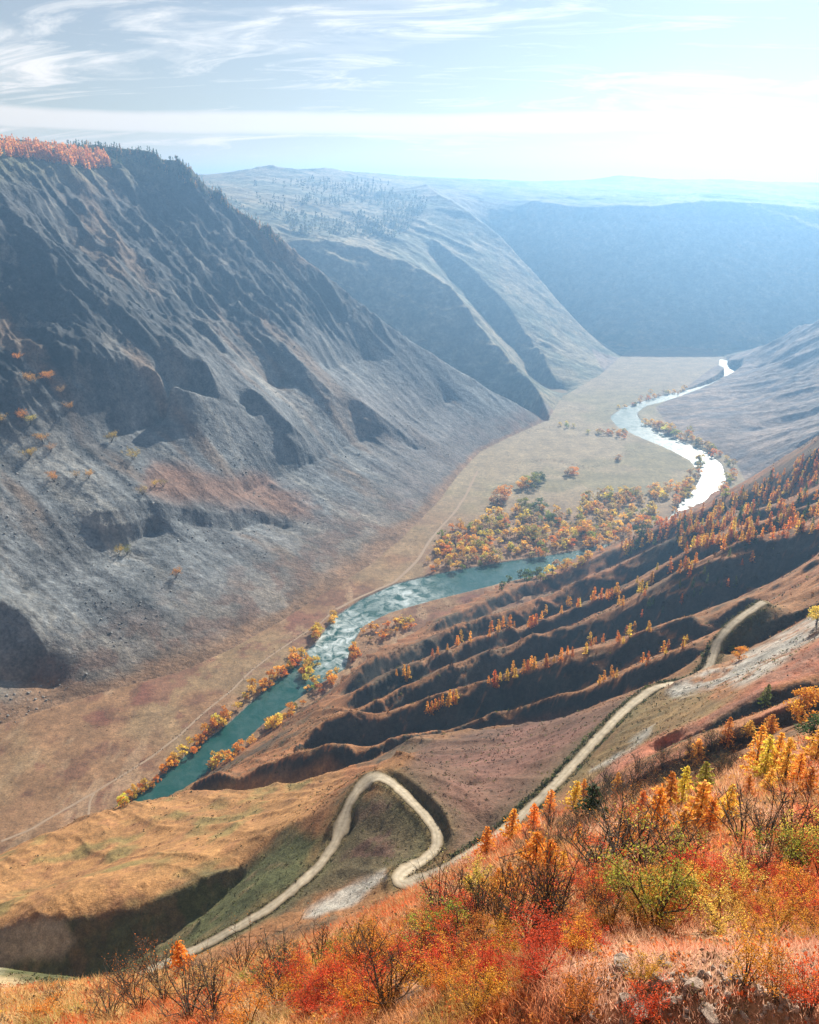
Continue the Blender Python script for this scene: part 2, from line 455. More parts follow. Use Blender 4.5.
for crest, bottom, m in ((C0, None, 0), (C1, C2, .62), (C2, C3, .75), (C3, C4, .8), (C4, C5, .8), (C5, C6, .85), (C6, None, 0), (C5B, C5Bb, .85),
                         (RBUMP, None, 0), (C7A, None, 0), (C7, C7b, .85), (C8, C8b, .8), (C9, None, 0), (C10, None, 0), (ESC, ESCb, .8)):
    near_line(crest_world(crest)[1])
    if bottom:
        c_ = crest
        if any(crest is k for k in (C1, C2, C3, C4, C5, C7)):           # a rounded, sunlit shoulder before the drop
            q, P = crest_world(crest)
            b = np.array(sorted(bottom))
            gap = np.interp(q[:, 0], b[:, 0], b[:, 1]) - q[:, 1]
            wv = .18 + .12 * fbm(q[:, 0] / 30, q[:, 0] * 0, 3, seed=int(crest[0][1]))
            mid = [(x, y + max(.8, g_ * w_)) for x, y, g_, w_ in zip(q[:, 0], q[:, 1], gap, wv)]
            M = face_world(crest, [(x, y) for x, y in mid], .30, 0)
            near_line(M)
            mx, my = project(M[:, 0], M[:, 1], M[:, 2])
            c_ = list(zip(mx, my, np.linalg.norm(M - [0, 0, CZ], axis=1) / np.linalg.norm(ray(mx, my), axis=1)))
        near_line(face_world(c_, bottom, m))
# the far spur turns away behind its crest; its reddish near side is gentler
q, P = crest_world(C0)
near_line(face_world(C0, C1, .45, 0))
# road bench: flat across
RQ = dens(ROAD_A, 2.0)
RP = at_t(RQ[:, 0], RQ[:, 1], RQ[:, 2])


def smooth(a, n):
    k = np.ones(2 * n + 1) / (2 * n + 1)
    return np.stack([np.convolve(np.pad(a[:, i], n, mode='edge'), k, 'valid') for i in range(a.shape[1])], 1)


RP = smooth(RP, 4)
tan = np.gradient(RP, axis=0)
tan[:, 2] = 0
tan /= np.linalg.norm(tan, axis=1)[:, None]
nrm = np.stack([tan[:, 1], -tan[:, 0], np.zeros(len(tan))], 1)
RW = 1.95 * (1 + 1.3 * np.exp(-((RQ[:, 0] - 370) / 13) ** 2 - ((RQ[:, 1] - 779) / 12) ** 2) + .9 * np.exp(-((RQ[:, 0] - 340) / 9) ** 2 - ((RQ[:, 1] - 824) / 10) ** 2) + .7 * np.exp(-((RQ[:, 0] - 408) / 14) ** 2 - ((RQ[:, 1] - 876) / 12) ** 2))     # half width, wider on the hairpin
for k in (-.8, 0, .8):
    near_line(RP + nrm * (RW * k)[:, None])
# cut bank standing over the loop, in shade
bk = (RQ[:, 0] > 376) & (RQ[:, 1] > 772) & (RQ[:, 1] < 858) & (np.arange(len(RQ)) > np.argmax(RQ[:, 1] > 870))
bk &= np.cumsum(RQ[:, 0] < 379) < np.cumsum(RQ[:, 0] < 379).max()
up = np.sin(np.linspace(0, math.pi, bk.sum())) ** .6
near_line(RP[bk] + nrm[bk] * (RW[bk] + 2.8 + .5 * up)[:, None] + np.array([0, 0, 1.]) * (3.6 * up)[:, None])
near_line(RP[bk] + nrm[bk] * (RW[bk] + 16)[:, None] + np.array([0, 0, 1.]) * (2.0 * up)[:, None])
# where the base was measured the features must not move it
for i, b in enumerate(BASE):
    if b[2] == 'f' or b[2] > 0:
        NEAR.put(bp[i:i + 1], np.zeros(1))
NEAR.cnt[0] = 1
NEAR.cnt[-1] = 1
NEAR.cnt[::6, 0] += 1
NEAR.cnt[::6, -1] += 1
LN = NB + NEAR.solve(70)
NZ = CZ - np.exp(LN) * NEAR.D


def seg_dist(X, Y, P):
    """distance from every grid point to a polyline (only searched near it), and the line's height there"""
    d = np.full(X.shape, 1e9)
    zz = np.zeros(X.shape)
    kk = np.zeros(X.shape, int)
    for k in range(0, len(P) - 1):
        ax, ay, bx, by = P[k, 0], P[k, 1], P[k + 1, 0], P[k + 1, 1]
        i, j = NEAR.idx(np.array([ax, bx]), np.array([ay, by]))
        i0, i1, j0, j1 = int(min(i)) - 22, int(max(i)) + 23, int(min(j)) - 60, int(max(j)) + 61
        sl = (slice(max(i0, 0), max(i1, 0)), slice(max(j0, 0), max(j1, 0)))
        x, y = X[sl], Y[sl]
        if x.size == 0:
            continue
        vx, vy = bx - ax, by - ay
        t = np.clip(((x - ax) * vx + (y - ay) * vy) / (vx * vx + vy * vy + 1e-9), 0, 1)
        e = np.hypot(x - ax - t * vx, y - ay - t * vy)
        zz[sl] = np.where(e < d[sl], P[k, 2] + t * (P[k + 1, 2] - P[k, 2]), zz[sl])
        kk[sl] = np.where(e < d[sl], k, kk[sl])
        d[sl] = np.minimum(d[sl], e)
    return d, zz, kk


RD, RZ, RK = seg_dist(NEAR.X, NEAR.Y, RP)
off_road = np.clip((RD - 5.0) / 8.0, 0, 1)
X, Y, D = NEAR.X, NEAR.Y, NEAR.D
fall = -.749 * X + .662 * Y          # downhill
alng = .662 * X + .749 * Y
hill = np.clip((D - 90) / 60, 0, 1)
wob = 9 * fbm(fall / 60, alng / 60, 3, seed=91)
NZ += hill * off_road * (3.2 * (ridged((alng + wob) / 17, fall / 75, 4, .55, 11) - .45) * np.clip(D / 350, .3, 1.2)
                         + 0.7 * fbm(X / 6, Y / 6, 4, .6, 12) + 2.2 * fbm(X / 38, Y / 38, 3, .5, 15) * np.clip((D - 350) / 150, 0, 1))
NZ += (1 - hill) * (0.35 * fbm(X / 6, Y / 6, 3, .5, 13) * np.clip(D / 30, .3, 1) + 0.10 * fbm(X / 1.1, Y / 1.1, 3, .55, 14) * np.clip(D / 12, .6, 2))
gz0 = np.gradient(NZ, axis=0) / np.gradient(D, axis=0)
flute = np.clip((gz0 - .3) / .3, 0, 1) * np.clip((D - 150) / 100, 0, 1) * off_road
NZ += flute * np.clip(D / 350, .5, 1.8) * (2.1 * (ridged((fall + .4 * wob) / 12, alng / 34, 3, .6, 16) - .45))       # the steep sides are fluted by run-off
bench = np.clip((RD - RW[RK] * 1.2) / 2.4, 0, 1)
bench = bench * bench * (3 - 2 * bench)
NZ = RZ * (1 - bench) + NZ * bench
NEAR.H = NZ

# ---------------------------------------------------------------- far terrain: valley floor, the mountain across, the mountains beyond
FAR = Sheet(-43, 43, 1200, 380.0, 7400.0, 1500)


def distM(x, y):
    return (x + 407) * -.87 + (y - 713) * .495


def on_M(pts, off=0.0, step=3.0):
    q = dens(pts, step)
    u_ = np.linspace(0, 1, len(q))
    off = off * np.minimum(1, np.minimum(u_, 1 - u_) / .22)
    r = ray(q[:, 0], q[:, 1])
    k = .8 * (-.87 * r[:, 0] + .495 * r[:, 1])
    t = (CZ - off - .8 * (407 * -.87 - 713 * .495)) / (k - r[:, 2])
    return q, at_t(q[:, 0], q[:, 1], t), t


def fline(P):
    FAR.line(P, P[:, 2])


def tl(pts, step=3.0):
    return crest_world(pts, step)[1]


toe = dens(TOE, 4.0)
TP = at_z(toe[:, 0], toe[:, 1], 0.0)
m3toe = at_z(*np.array([(712, 352), (728, 360), (712, 368), (680, 392), (655, 408), (668, 425), (700, 440), (735, 462), (745, 480)], float).T, 0.0)
poly = np.concatenate([TP[:, :2], m3toe[:, :2], np.array([[760, 1300], [900, 800], [700, 200], [-900, 200], [-900, 500]])])


def inside_poly(X, Y, poly):
    c = np.zeros(X.shape, bool)
    n = len(poly)
    for i in range(n):
        x0, y0 = poly[i]
        x1, y1 = poly[(i + 1) % n]
        if y0 == y1:
            continue
        c ^= ((y0 > Y) != (y1 > Y)) & (X < (x1 - x0) * (Y - y0) / (y1 - y0) + x0)
    return c


FLOOR = inside_poly(FAR.X, FAR.Y, poly)
FAR.cnt[FLOOR] += 1
fline(TP)
# rim and top of the mountain across
RIM = [(-260, 132), (-100, 140), (0, 147), (60, 153), (110, 163), (150, 178)]
fline(on_M(RIM)[1])


def on_wall(pts, a=(-577., 1843.), b=(310., 1892.), step=3.0):
    """points of an outline standing on the vertical plane over the plan line a-b"""
    q = dens(pts, step)
    r = ray(q[:, 0], q[:, 1])
    dx, dy = b[0] - a[0], b[1] - a[1]
    t = (a[1] * dx - a[0] * dy) / (r[:, 1] * dx - r[:, 0] * dy)
    return at_t(q[:, 0], q[:, 1], t)


SPUR = [(-260, 134), (-100, 136), (0, 139), (50, 143), (100, 146), (140, 148), (180, 161), (205, 178), (230, 197), (258, 218), (272, 228), (284, 244), (320, 271), (360, 301), (400, 333), (440, 359), (480, 383), (515, 403), (540, 418)]
SPW = on_wall(SPUR)
fline(SPW)
back = SPW.copy()
sel = back[:, 0] > -560
back[:, 1] += 150
back[:, 2] = np.where(sel, np.maximum(back[:, 2] - 120, 3 + (310 - back[:, 0]) * .05), back[:, 2] + 3)
fline(back)

K = [([(-60, 150), (0, 188), (60, 250), (110, 290), (145, 312), (175, 348), (208, 366), (218, 392), (250, 408)],
      [(-60, 325), (0, 336), (50, 350), (100, 361), (130, 358), (180, 386), (250, 413)], .8, 45),
     (Z(7, (300, 590), (350, 605), (440, 562), (560, 580), (650, 605), (700, 610), (740, 588), (819, 597), (900, 640)),
      Z(7, (300, 640), (400, 640), (470, 610), (600, 640), (740, 665), (819, 635), (900, 660)), 1.0, 4),
     ([(-30, 590), (0, 598), (20, 610), (38, 636), (50, 658)], [(-30, 684), (0, 684), (30, 684), (50, 690)], 1.3, 6),
     (Z(8, (0, 305), (60, 350), (120, 410), (165, 455)), Z(8, (0, 385), (60, 405), (120, 450), (165, 482)), .9, 18),
     (Z(8, (280, 345), (330, 375), (400, 425), (450, 470)), Z(8, (280, 385), (330, 410), (400, 460), (450, 482)), .85, 10),
     (Z(8, (110, 215), (160, 260), (230, 330), (260, 360)), Z(8, (110, 280), (160, 315), (230, 352), (260, 368)), .9, 14),
     ([(160, 190), (200, 222), (250, 262), (300, 305)], [(160, 232), (200, 262), (250, 300), (300, 322)], .8, 12)]
for d_, z_ in ((110, 66), (250, 162), (400, 290), (540, 410)):
    s_ = np.linspace(-900, (1085 - .495 * d_) / .87, 400)
    L = np.stack([-407 - .87 * d_ + .495 * s_, 713 + .495 * d_ + .87 * s_, np.full(400, float(z_))], 1)
    lx, ly = project(L[:, 0], L[:, 1], L[:, 2])
    ok = np.ones(400, bool)
    for c, b, m, off in K:                                   # the measured cliffs overrule the even slope
        q = dens(c, 4)
        bb = np.array(sorted(b))
        ok &= ~((lx > q[:, 0].min() - 14) & (lx < q[:, 0].max() + 14) & (ly > np.interp(lx, q[:, 0], q[:, 1]) - 14) & (ly < np.interp(lx, bb[:, 0], bb[:, 1]) + 14))
    cut = np.nonzero(np.diff(ok.astype(int)))[0] + 1
    for seg, o_ in zip(np.split(L, cut), np.split(ok, cut)):
        if o_[0] and len(seg) > 2:
            fline(seg)


def far_face(crest_pts, bottom, m, off=0.0, hid=1.0, crest=True):
    q, P, t = on_M(crest_pts, off)
    c3 = [(a[0], a[1], b) for a, b in zip(q, t)]
    if crest:
        fline(P)
    fline(face_world(c3, bottom, m, hid))


for c, b, m, off in K:
    far_face(c, b, m, off)
# second mountain: plateau, lit crest, shaded side, then the next spur
CA = [(292, 236, 2440), (340, 238, 2470), (404, 260, 2450), (451, 283, 2400), (475, 319, 2330), (510, 354, 2230), (537, 389, 2080), (549, 413, 1960)]
CB = [(425, 184, 3300), (440, 195, 3060), (470, 212, 2960), (500, 235, 2900), (545, 285, 2800), (575, 320, 2720), (607, 359, 2620)]
CBN = [(432, 238, 2780), (445, 247, 2750), (470, 268, 2700), (505, 300, 2600), (535, 342, 2480), (556, 380, 2300)]
fline(tl(CA))
fline(face_world(CA, [(x, y + 6) for x, y in SPUR if x > 230] + [(552, 424)], .9, 2))
fline(tl(CB))
fline(tl(CBN))
fline(face_world(CBN, [(425, 248), (440, 262), (465, 292), (500, 332), (530, 367), (548, 404), (560, 408)], .95, 0))
fline(np.array([[p[0] + 60, p[1] + 170, max(4, p[2] - 190)] for p in tl(CB)[::2] if p[2] < 420]))
fline(tl([(212, 178, 3400), (235, 175, 3500), (252, 168, 3600), (270, 165, 3600), (290, 168, 3600), (305, 171, 3650), (325, 167, 3700), (345, 171, 3800), (400, 176, 4400), (450, 178, 4500), (500, 180, 4700), (545, 184, 4900)]))
fline(tl([(236, 186, 3000), (300, 190, 3100), (360, 200, 3200), (400, 215, 2900)]))
WALL = [(530, 201, 3250), (580, 207, 3170), (640, 206, 3130), (700, 200, 3130), (760, 203, 3130), (819, 208, 3130), (920, 208, 3130)]
fline(tl(WALL))
wb = np.array([(612, 352), (640, 347), (680, 346), (712, 349), (760, 350), (819, 350), (920, 350)], float)
fline(at_z(wb[:, 0], wb[:, 1], 3.0))
fline(tl([(500, 190, 3800), (560, 195, 3750), (620, 193, 3700), (700, 193, 3700), (819, 197, 3700), (950, 197, 3700)]))
fline(tl([(560, 184, 4700), (590, 179, 4700), (618, 175, 4750), (645, 177, 4700), (680, 181, 4600), (720, 179, 4700), (760, 182, 4600), (819, 184, 4600), (950, 184, 4600)]))
fline(tl([(195, 178, 6000), (240, 179, 6000), (300, 180, 6000)]))
# the mountainside to the right of the valley, with its fan
fline(tl([(712, 360, 2615), (740, 352, 2600), (780, 338, 2450), (819, 322, 2300), (870, 300, 2200), (960, 270, 2100)]))
fline(tl([(760, 372, 2330), (819, 345, 2150), (900, 310, 2000)]))
fline(tl([(740, 402, 2060), (790, 388, 2000), (819, 378, 1950), (900, 340, 1900)]))
fline(tl([(752, 432, 1800), (790, 424, 1790), (819, 408, 1790), (900, 370, 1800)]))
fline(tl([(752, 470, 1580), (790, 452, 1560), (819, 438, 1540), (900, 400, 1540)]))
# the sheet ends on high ground
FAR.cnt[-1] = 1
FAR.sum[-1] = 520.0
FZ = FAR.solve(80)
for _ in range(3):                                           # no needles where outlines end
    p = np.pad(FZ, 1, mode='edge')
    bl = (p[:-2, 1:-1] + p[2:, 1:-1] + p[1:-1, :-2] + p[1:-1, 2:] + p[:-2, :-2] + p[2:, 2:] + p[:-2, 2:] + p[2:, :-2]) / 8
    FZ = np.clip(FZ, bl - 2.5, bl + 2.0)
X, Y, D = FAR.X, FAR.Y, FAR.D
dm = distM(X, Y)
am = .495 * (X + 407) + .87 * (Y - 713)
h01 = np.clip(FZ / 500, 0, 1)
isM1 = (Y < 1960 + .055 * X) & (dm > -170) & (X < 420) & ~FLOOR
rise = np.clip(FZ / 60, 0, 1)
wob = 40 * fbm(dm / 160, am / 160, 3, seed=31)
crag = ridged((am + wob) / 85, dm / 230, 5, .6, 21) - .42
crag2 = ridged((am + wob * .5) / 26, dm / 80, 4, .6, 22) - .42
crag3 = ridged((am + 6 * fbm(X / 30, Y / 30, 2, seed=34)) / 11, dm / 24, 3, .6, 29) - .42
ledge = ridged((am + 30 * fbm(X / 60, Y / 60, 3, seed=35)) / 150, (dm + 12 * fbm(X / 50, Y / 50, 3, seed=36)) / 22, 3, .6, 30) - .42
gull = ridged((am + wob * .6) / 42, dm / 420, 3, .55, 28) - .45
rock = np.clip((FZ - 175 - 60 * fbm(am / 170, dm / 170, 3, seed=33)) / 110, 0, 1) * np.clip((590 - FZ) / 60, .12, 1)
FZ += np.where(isM1, rise * (rock * (21 * crag + 16 * crag2 + 6 * crag3 + 6 * ledge) + (1 - rock) * (3 * crag + 4 * gull + 2.6 * crag2 + 1.0 * fbm(X / 9, Y / 9, 3, .6, 23))), 0)
beyond = ~isM1 & ~FLOOR & (Y > 1500)
w2 = 70 * fbm(X / 260, Y / 260, 3, seed=41)
rg = ridged((.5 * X + .87 * Y + w2) / 170, (.87 * X - .5 * Y) / 420, 5, .6, 24) - .42
steep = np.clip((560 - FZ) / 200, .35, 1)
calm = 1 - .6 * np.clip((Y - 2500) / 250, 0, 1) * np.clip((X + 200) / 500, 0, 1) * np.clip((3500 - Y) / 300, 0, 1)
FZ += np.where(beyond, np.clip(FZ / 80, 0, 1) * steep * calm * (26 * rg + 11 * (ridged((.5 * X + .87 * Y + .5 * w2) / 48, (.87 * X - .5 * Y) / 150, 4, .6, 38) - .42) + 6 * fbm(X / 45, Y / 45, 4, .6, 25)), 0)


def strip_poly(Lft, Rgt):
    a, b = dens(Lft, 4), dens(Rgt, 4)
    return np.concatenate([at_z(a[:, 0], a[:, 1])[:, :2], at_z(b[:, 0], b[:, 1])[::-1, :2]])


RIVER_POLYS = [strip_poly(RIVER_L, RIVER_R), strip_poly(RIVER2_L, RIVER2_R)]
inR = inside_poly(X, Y, RIVER_POLYS[0]) | inside_poly(X, Y, RIVER_POLYS[1])
FZ += np.where(FLOOR, 0.5 * fbm(X / 40, Y / 40, 4, .5, 26) + .12 * fbm(X / 7, Y / 7, 3, .5, 27) + .35, 0)
FZ = np.where(inR, -2.2, FZ)
for _ in range(1):
    p = np.pad(FZ, 1, mode='edge')
    FZ = np.where(FLOOR, .5 * FZ + .125 * (p[:-2, 1:-1] + p[2:, 1:-1] + p[1:-1, :-2] + p[1:-1, 2:]), FZ)
FAR.H = FZ
# ---------------------------------------------------------------- objects and materials
def tag(o, label=None, cat=None, group=None, kind=None):
    if label:
        o['label'] = label
    if cat:
        o['category'] = cat
    if group:
        o['group'] = group
    if kind:
        o['kind'] = kind
    return o


def mesh_obj(name, V, Fc, mat, parent=None, cols=None, smooth_=True, mats=None, fmat=None):
    """V (n,3), Fc (m,3|4) int arrays -> one mesh object; cols (n,3) go to the colour attribute 'alb'"""
    me = bpy.data.meshes.new(name)
    V = np.asarray(V, np.float32)
    Fc = np.asarray(Fc, np.int32)
    n, m, k = len(V), len(Fc), Fc.shape[1]
    me.vertices.add(n)
    me.vertices.foreach_set('co', V.ravel())
    me.loops.add(m * k)
    me.loops.foreach_set('vertex_index', Fc.ravel())
    me.polygons.add(m)
    me.polygons.foreach_set('loop_start', np.arange(0, m * k, k, dtype=np.int32))
    me.polygons.foreach_set('loop_total', np.full(m, k, np.int32))
    if smooth_:
        me.polygons.foreach_set('use_smooth', np.ones(m, bool))
    for mm in (mats or [mat]):
        me.materials.append(mm)
    if fmat is not None:
        me.polygons.foreach_set('material_index', np.asarray(fmat, np.int32))
    if cols is not None:
        ca = me.color_attributes.new('alb', 'FLOAT_COLOR', 'POINT')
        c4 = np.ones((n, 4), np.float32)
        c4[:, :3] = cols
        ca.data.foreach_set('color', c4.ravel())
    me.update()
    me.validate()
    o = bpy.data.objects.new(name, me)
    COL.objects.link(o)
    if parent is not None:
        o.parent = parent
    return o


class NT:
    def __init__(s, name):
        s.m = bpy.data.materials.new(name)
        s.m.use_nodes = True
        s.t = s.m.node_tree
        s.t.nodes.clear()
        s.o = s.t.nodes.new('ShaderNodeOutputMaterial')
        s.b = s.t.nodes.new('ShaderNodeBsdfPrincipled')
        s.t.links.new(s.b.outputs[0], s.o.inputs[0])
        s.b.inputs['Roughness'].default_value = .9
        s.b.inputs['Specular IOR Level'].default_value = .2

    def n(s, t, **kw):
        x = s.t.nodes.new(t)
        for k, v in kw.items():
            setattr(x, k, v)
        return x

    def l(s, a, b):
        s.t.links.new(a, b)

    def noise(s, scale, detail=4, rough=.55, vec=None, dist=0.0):
        x = s.n('ShaderNodeTexNoise')
        x.inputs['Scale'].default_value = scale
        x.inputs['Detail'].default_value = detail
        x.inputs['Roughness'].default_value = rough
        x.inputs['Distortion'].default_value = dist
        if vec is None:
            vec = s.n('ShaderNodeTexCoord').outputs['Object']
        s.l(vec, x.inputs['Vector'])
        return x.outputs['Fac']

    def rng(s, v, a, b, lo, hi):
        x = s.n('ShaderNodeMapRange')
        s.l(v, x.inputs['Value'])
        for k, q in (('From Min', a), ('From Max', b), ('To Min', lo), ('To Max', hi)):
            x.inputs[k].default_value = q
        return x.outputs['Result']

    def math(s, op, a, b):
        x = s.n('ShaderNodeMath', operation=op)
        for i, q in enumerate((a, b)):
            if isinstance(q, (int, float)):
                x.inputs[i].default_value = q
            else:
                s.l(q, x.inputs[i])
        return x.outputs[0]

    def mul(s, col, fac):
        x = s.n('ShaderNodeVectorMath', operation='SCALE')
        s.l(col, x.inputs[0])
        s.l(fac, x.inputs['Scale'])
        return x.outputs[0]

    def mixc(s, f, a, b):
        x = s.n('ShaderNodeMix', data_type='RGBA')
        if isinstance(f, (int, float)):
            x.inputs['Factor'].default_value = f
        else:
            s.l(f, x.inputs['Factor'])
        for i, q in ((6, a), (7, b)):
            if isinstance(q, tuple):
                x.inputs[i].default_value = (*q, 1)
            else:
                s.l(q, x.inputs[i])
        return x.outputs[2]

    def bump(s, h, strength, dist):
        x = s.n('ShaderNodeBump')
        x.inputs['Strength'].default_value = strength
        x.inputs['Distance'].default_value = dist
        s.l(h, x.inputs['Height'])
        s.l(x.outputs[0], s.b.inputs['Normal'])


def terrain_mat(name, scales, contrast=.45, bump=(.6, 1.0), bscale=None):
    """surface colour from the sheet's own map, broken up by noise at several sizes, with a bump"""
    t = NT(name)
    a = t.n('ShaderNodeVertexColor', layer_name='alb')
    f = None
    for sc in scales:
        r = t.rng(t.noise(sc, 5, .65), .3, .7, 1 - contrast, 1 + contrast)
        f = r if f is None else t.math('MULTIPLY', f, r)
    f = t.math('MULTIPLY', f, .95)
    t.l(t.mul(a.outputs['Color'], f), t.b.inputs['Base Color'])
    t.bump(t.noise(bscale or scales[-1], 6, .65), *bump)
    return t.m


def sheet_mesh(name, S, keep, cols, mat, sink=0.0):
    """the quads of a sheet picked by keep (nr-1, naz-1)"""
    nr, na = S.H.shape
    i, j = np.nonzero(keep)
    Fq = np.stack([i * na + j, i * na + j + 1, (i + 1) * na + j + 1, (i + 1) * na + j], 1)
    used, inv = np.unique(Fq.ravel(), return_inverse=True)
    V = np.stack([S.X.ravel(), S.Y.ravel(), S.H.ravel() - sink], 1)[used]
    return mesh_obj(name, V, inv.reshape(-1, 4), mat, cols=cols.reshape(-1, 3)[used])


def lerp(c, d, f):
    return c + (np.asarray(d) - c) * f[..., None]


def soft(v, a, b):
    t = np.clip((v - a) / (b - a), 0, 1)
    return t * t * (3 - 2 * t)


def region(px, py, pts, edge=6.0):
    """soft membership of photo-measured outline points (0..1), ragged along the edge"""
    P = np.array(pts, float)
    ins = inside_poly(px, py, P)
    d = np.full(px.shape, 1e9)
    bb = (px > P[:, 0].min() - edge * 2) & (px < P[:, 0].max() + edge * 2) & (py > P[:, 1].min() - edge * 2) & (py < P[:, 1].max() + edge * 2)
    x, y = px[bb], py[bb]
    dd = np.full(x.shape, 1e9)
    for k in range(len(P)):
        a, b = P[k], P[(k + 1) % len(P)]
        v = b - a
        t = np.clip(((x - a[0]) * v[0] + (y - a[1]) * v[1]) / (v @ v + 1e-9), 0, 1)
        dd = np.minimum(dd, np.hypot(x - a[0] - t * v[0], y - a[1] - t * v[1]))
    d[bb] = dd
    sd = np.where(ins, d, -d)
    return soft(sd, -edge, edge)


# -------- near slope colours
S = NEAR
X, Y, D, H = S.X, S.Y, S.D, S.H
PX, PY = project(X, Y, H)
fall = -.749 * X + .662 * Y
alng = .662 * X + .749 * Y
wn1 = fbm(X / 30, Y / 30, 4, .55, 51)
wn2 = fbm(X / 9, Y / 9, 4, .6, 52)
wx = PX + 9 * wn1 + 4 * wn2
wy = PY + 9 * fbm(X / 30, Y / 30, 4, .55, 53) + 4 * fbm(X / 9, Y / 9, 3, .6, 54)
C = np.empty(H.shape + (3,))
C[:] = (.235, .110, .046)                                    # rusty heath
C = lerp(C, (.28, .122, .052), soft(wn1, -.1, .45))
C = lerp(C, (.115, .080, .046), soft(wn2, .05, .5) * .8)
C = lerp(C, (.060, .058, .042), soft(fbm(X / 70, Y / 70, 3, seed=56), .1, .5) * (D > 400) * .7)
# the gully sides that face the viewer have their shade painted into the colour
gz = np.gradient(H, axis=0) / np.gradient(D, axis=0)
bare = soft(gz, .30, .65)  # mask of the steep sides that get the painted shade
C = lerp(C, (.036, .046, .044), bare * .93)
grass = region(wx, wy, Z(6, (-200, 320), (0, 235), (120, 190), (330, 105), (600, 40), (780, 20)) + [(280, 778), (330, 760), (345, 775), (318, 800), (300, 825), (250, 850)] + Z(6, (819, 290), (600, 375), (480, 435), (200, 475), (0, 505), (-200, 580)), 9)
C = lerp(C, (.33, .175, .066), grass * (.75 + .25 * wn1))
C = lerp(C, (.25, .115, .050), grass * soft(wn2, .0, .5) * .7)
C = lerp(C, (.16, .14, .05), grass * soft(fbm(X / 22, Y / 22, 3, seed=57), .2, .6) * .7)
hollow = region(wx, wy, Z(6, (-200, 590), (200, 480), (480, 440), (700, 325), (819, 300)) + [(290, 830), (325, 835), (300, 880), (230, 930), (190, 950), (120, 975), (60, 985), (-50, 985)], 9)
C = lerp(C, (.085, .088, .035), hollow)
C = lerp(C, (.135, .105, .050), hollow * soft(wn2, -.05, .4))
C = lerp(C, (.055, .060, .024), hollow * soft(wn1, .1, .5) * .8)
cliff = region(wx, wy, Z(6, (-150, 520), (0, 510), (130, 470), (210, 480), (260, 545), (200, 600), (80, 610), (0, 640), (-150, 640)), 6)
C = lerp(C, (.34, .30, .22), cliff * .85)
tan_ = region(wx, wy, Z(6, (-150, 640), (0, 655), (60, 670), (150, 700), (160, 740), (60, 800), (-150, 800)), 5)
C = lerp(C, (.36, .27, .155), tan_ * .8)
loop = region(wx, wy, [(378, 790), (398, 800), (425, 832), (428, 852), (395, 868), (350, 880), (300, 900), (230, 945), (215, 940), (300, 888), (345, 838), (358, 800)], 5)
C = lerp(C, (.100, .082, .045), loop * .9)
C = lerp(C, (.150, .078, .060), loop * soft(wn2, -.1, .35) * (wy < 858) * .8)
brown = region(wx, wy, [(395, 772), (430, 742), (480, 730), (530, 718), (590, 708), (650, 690), (600, 730), (560, 772), (510, 818), (460, 855), (445, 850), (448, 825), (420, 795)], 6)
C = lerp(C, (.120, .066, .046), brown * .9)
C = lerp(C, (.165, .080, .058), brown * soft(wn1, .0, .4) * .8)
verge = np.exp(-np.clip(RD - 3, 0, None) / 5.0) * (D > 150)
C = lerp(C, (.085, .085, .035), verge * .7)
green = region(wx, wy, [(655, 690), (690, 690), (720, 700), (735, 690), (700, 720), (650, 745), (600, 775), (575, 785), (570, 778), (610, 738)], 5)
C = lerp(C, (.150, .115, .050), green * .7)
scree = region(wx, wy, Z(3, (200, 420), (240, 385), (400, 320), (520, 280), (600, 240), (700, 180), (819, 110), (860, 90), (860, 150), (780, 210), (680, 280), (560, 360), (500, 385), (440, 390), (330, 420), (230, 450)), 5)
scree2 = region(wx, wy, Z(3, (0, 650), (60, 600), (150, 540), (140, 570), (60, 640), (0, 690)) + Z(5, (819, 130), (720, 190), (650, 240), (640, 255), (700, 230), (819, 170)), 4)
scree3 = region(wx, wy, [(385, 868), (388, 880), (350, 905), (315, 918), (300, 915), (330, 892)], 4)
C = lerp(C, (.33, .315, .28), np.maximum(scree * .85, np.maximum(scree2 * .8, scree3 * .85)) * soft(wn2 + .55, 0, .6))
red = region(wx, wy, Z(3, (880, 170), (819, 205), (700, 280), (600, 345), (500, 415), (450, 455), (300, 535), (150, 605), (0, 685), (-110, 785), (0, 760), (170, 668), (400, 520), (480, 470), (640, 385), (819, 352), (880, 340)), 5)
C = lerp(C, (.30, .105, .062), red * .85)
C = lerp(C, (.22, .115, .075), red * soft(wn2, 0, .4) * .7)
red2 = region(wx, wy, Z(3, (880, 400), (819, 415), (700, 458), (560, 525), (440, 588), (200, 685), (0, 790), (0, 830), (200, 720), (440, 610), (700, 490), (880, 440)), 4)
C = lerp(C, (.28, .11, .062), red2 * .8)
fg = soft(-np.log(D), -math.log(120), -math.log(80))
C = lerp(C, (.34, .185, .100), fg)
C = lerp(C, (.28, .090, .045), fg * soft(fbm(X / 8, Y / 8, 4, seed=61), -.05, .35))
C = lerp(C, (.36, .23, .09), fg * soft(fbm(X / 14, Y / 14, 4, seed=62), .05, .4) * (PX < 450))
C = lerp(C, (.10, .075, .05), fg * soft(fbm(X / 2.5, Y / 2.5, 3, seed=63), .15, .5) * .7)
C = np.clip(C, .01, .9)

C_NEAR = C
M_HILL = terrain_mat('heath_and_earth', (.05, .35, 1.6), .34, (.7, .9), .9)
M_FORE = terrain_mat('foreground_turf', (.5, 3.0, 14.0), .35, (.6, .15), 6.0)
Dq = D[:-1, :-1]
above = (H[:-1, :-1] > -6)
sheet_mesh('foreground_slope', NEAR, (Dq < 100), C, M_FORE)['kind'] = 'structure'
sheet_mesh('hillside', NEAR, (Dq >= 100) & above, C, M_HILL)['kind'] = 'structure'

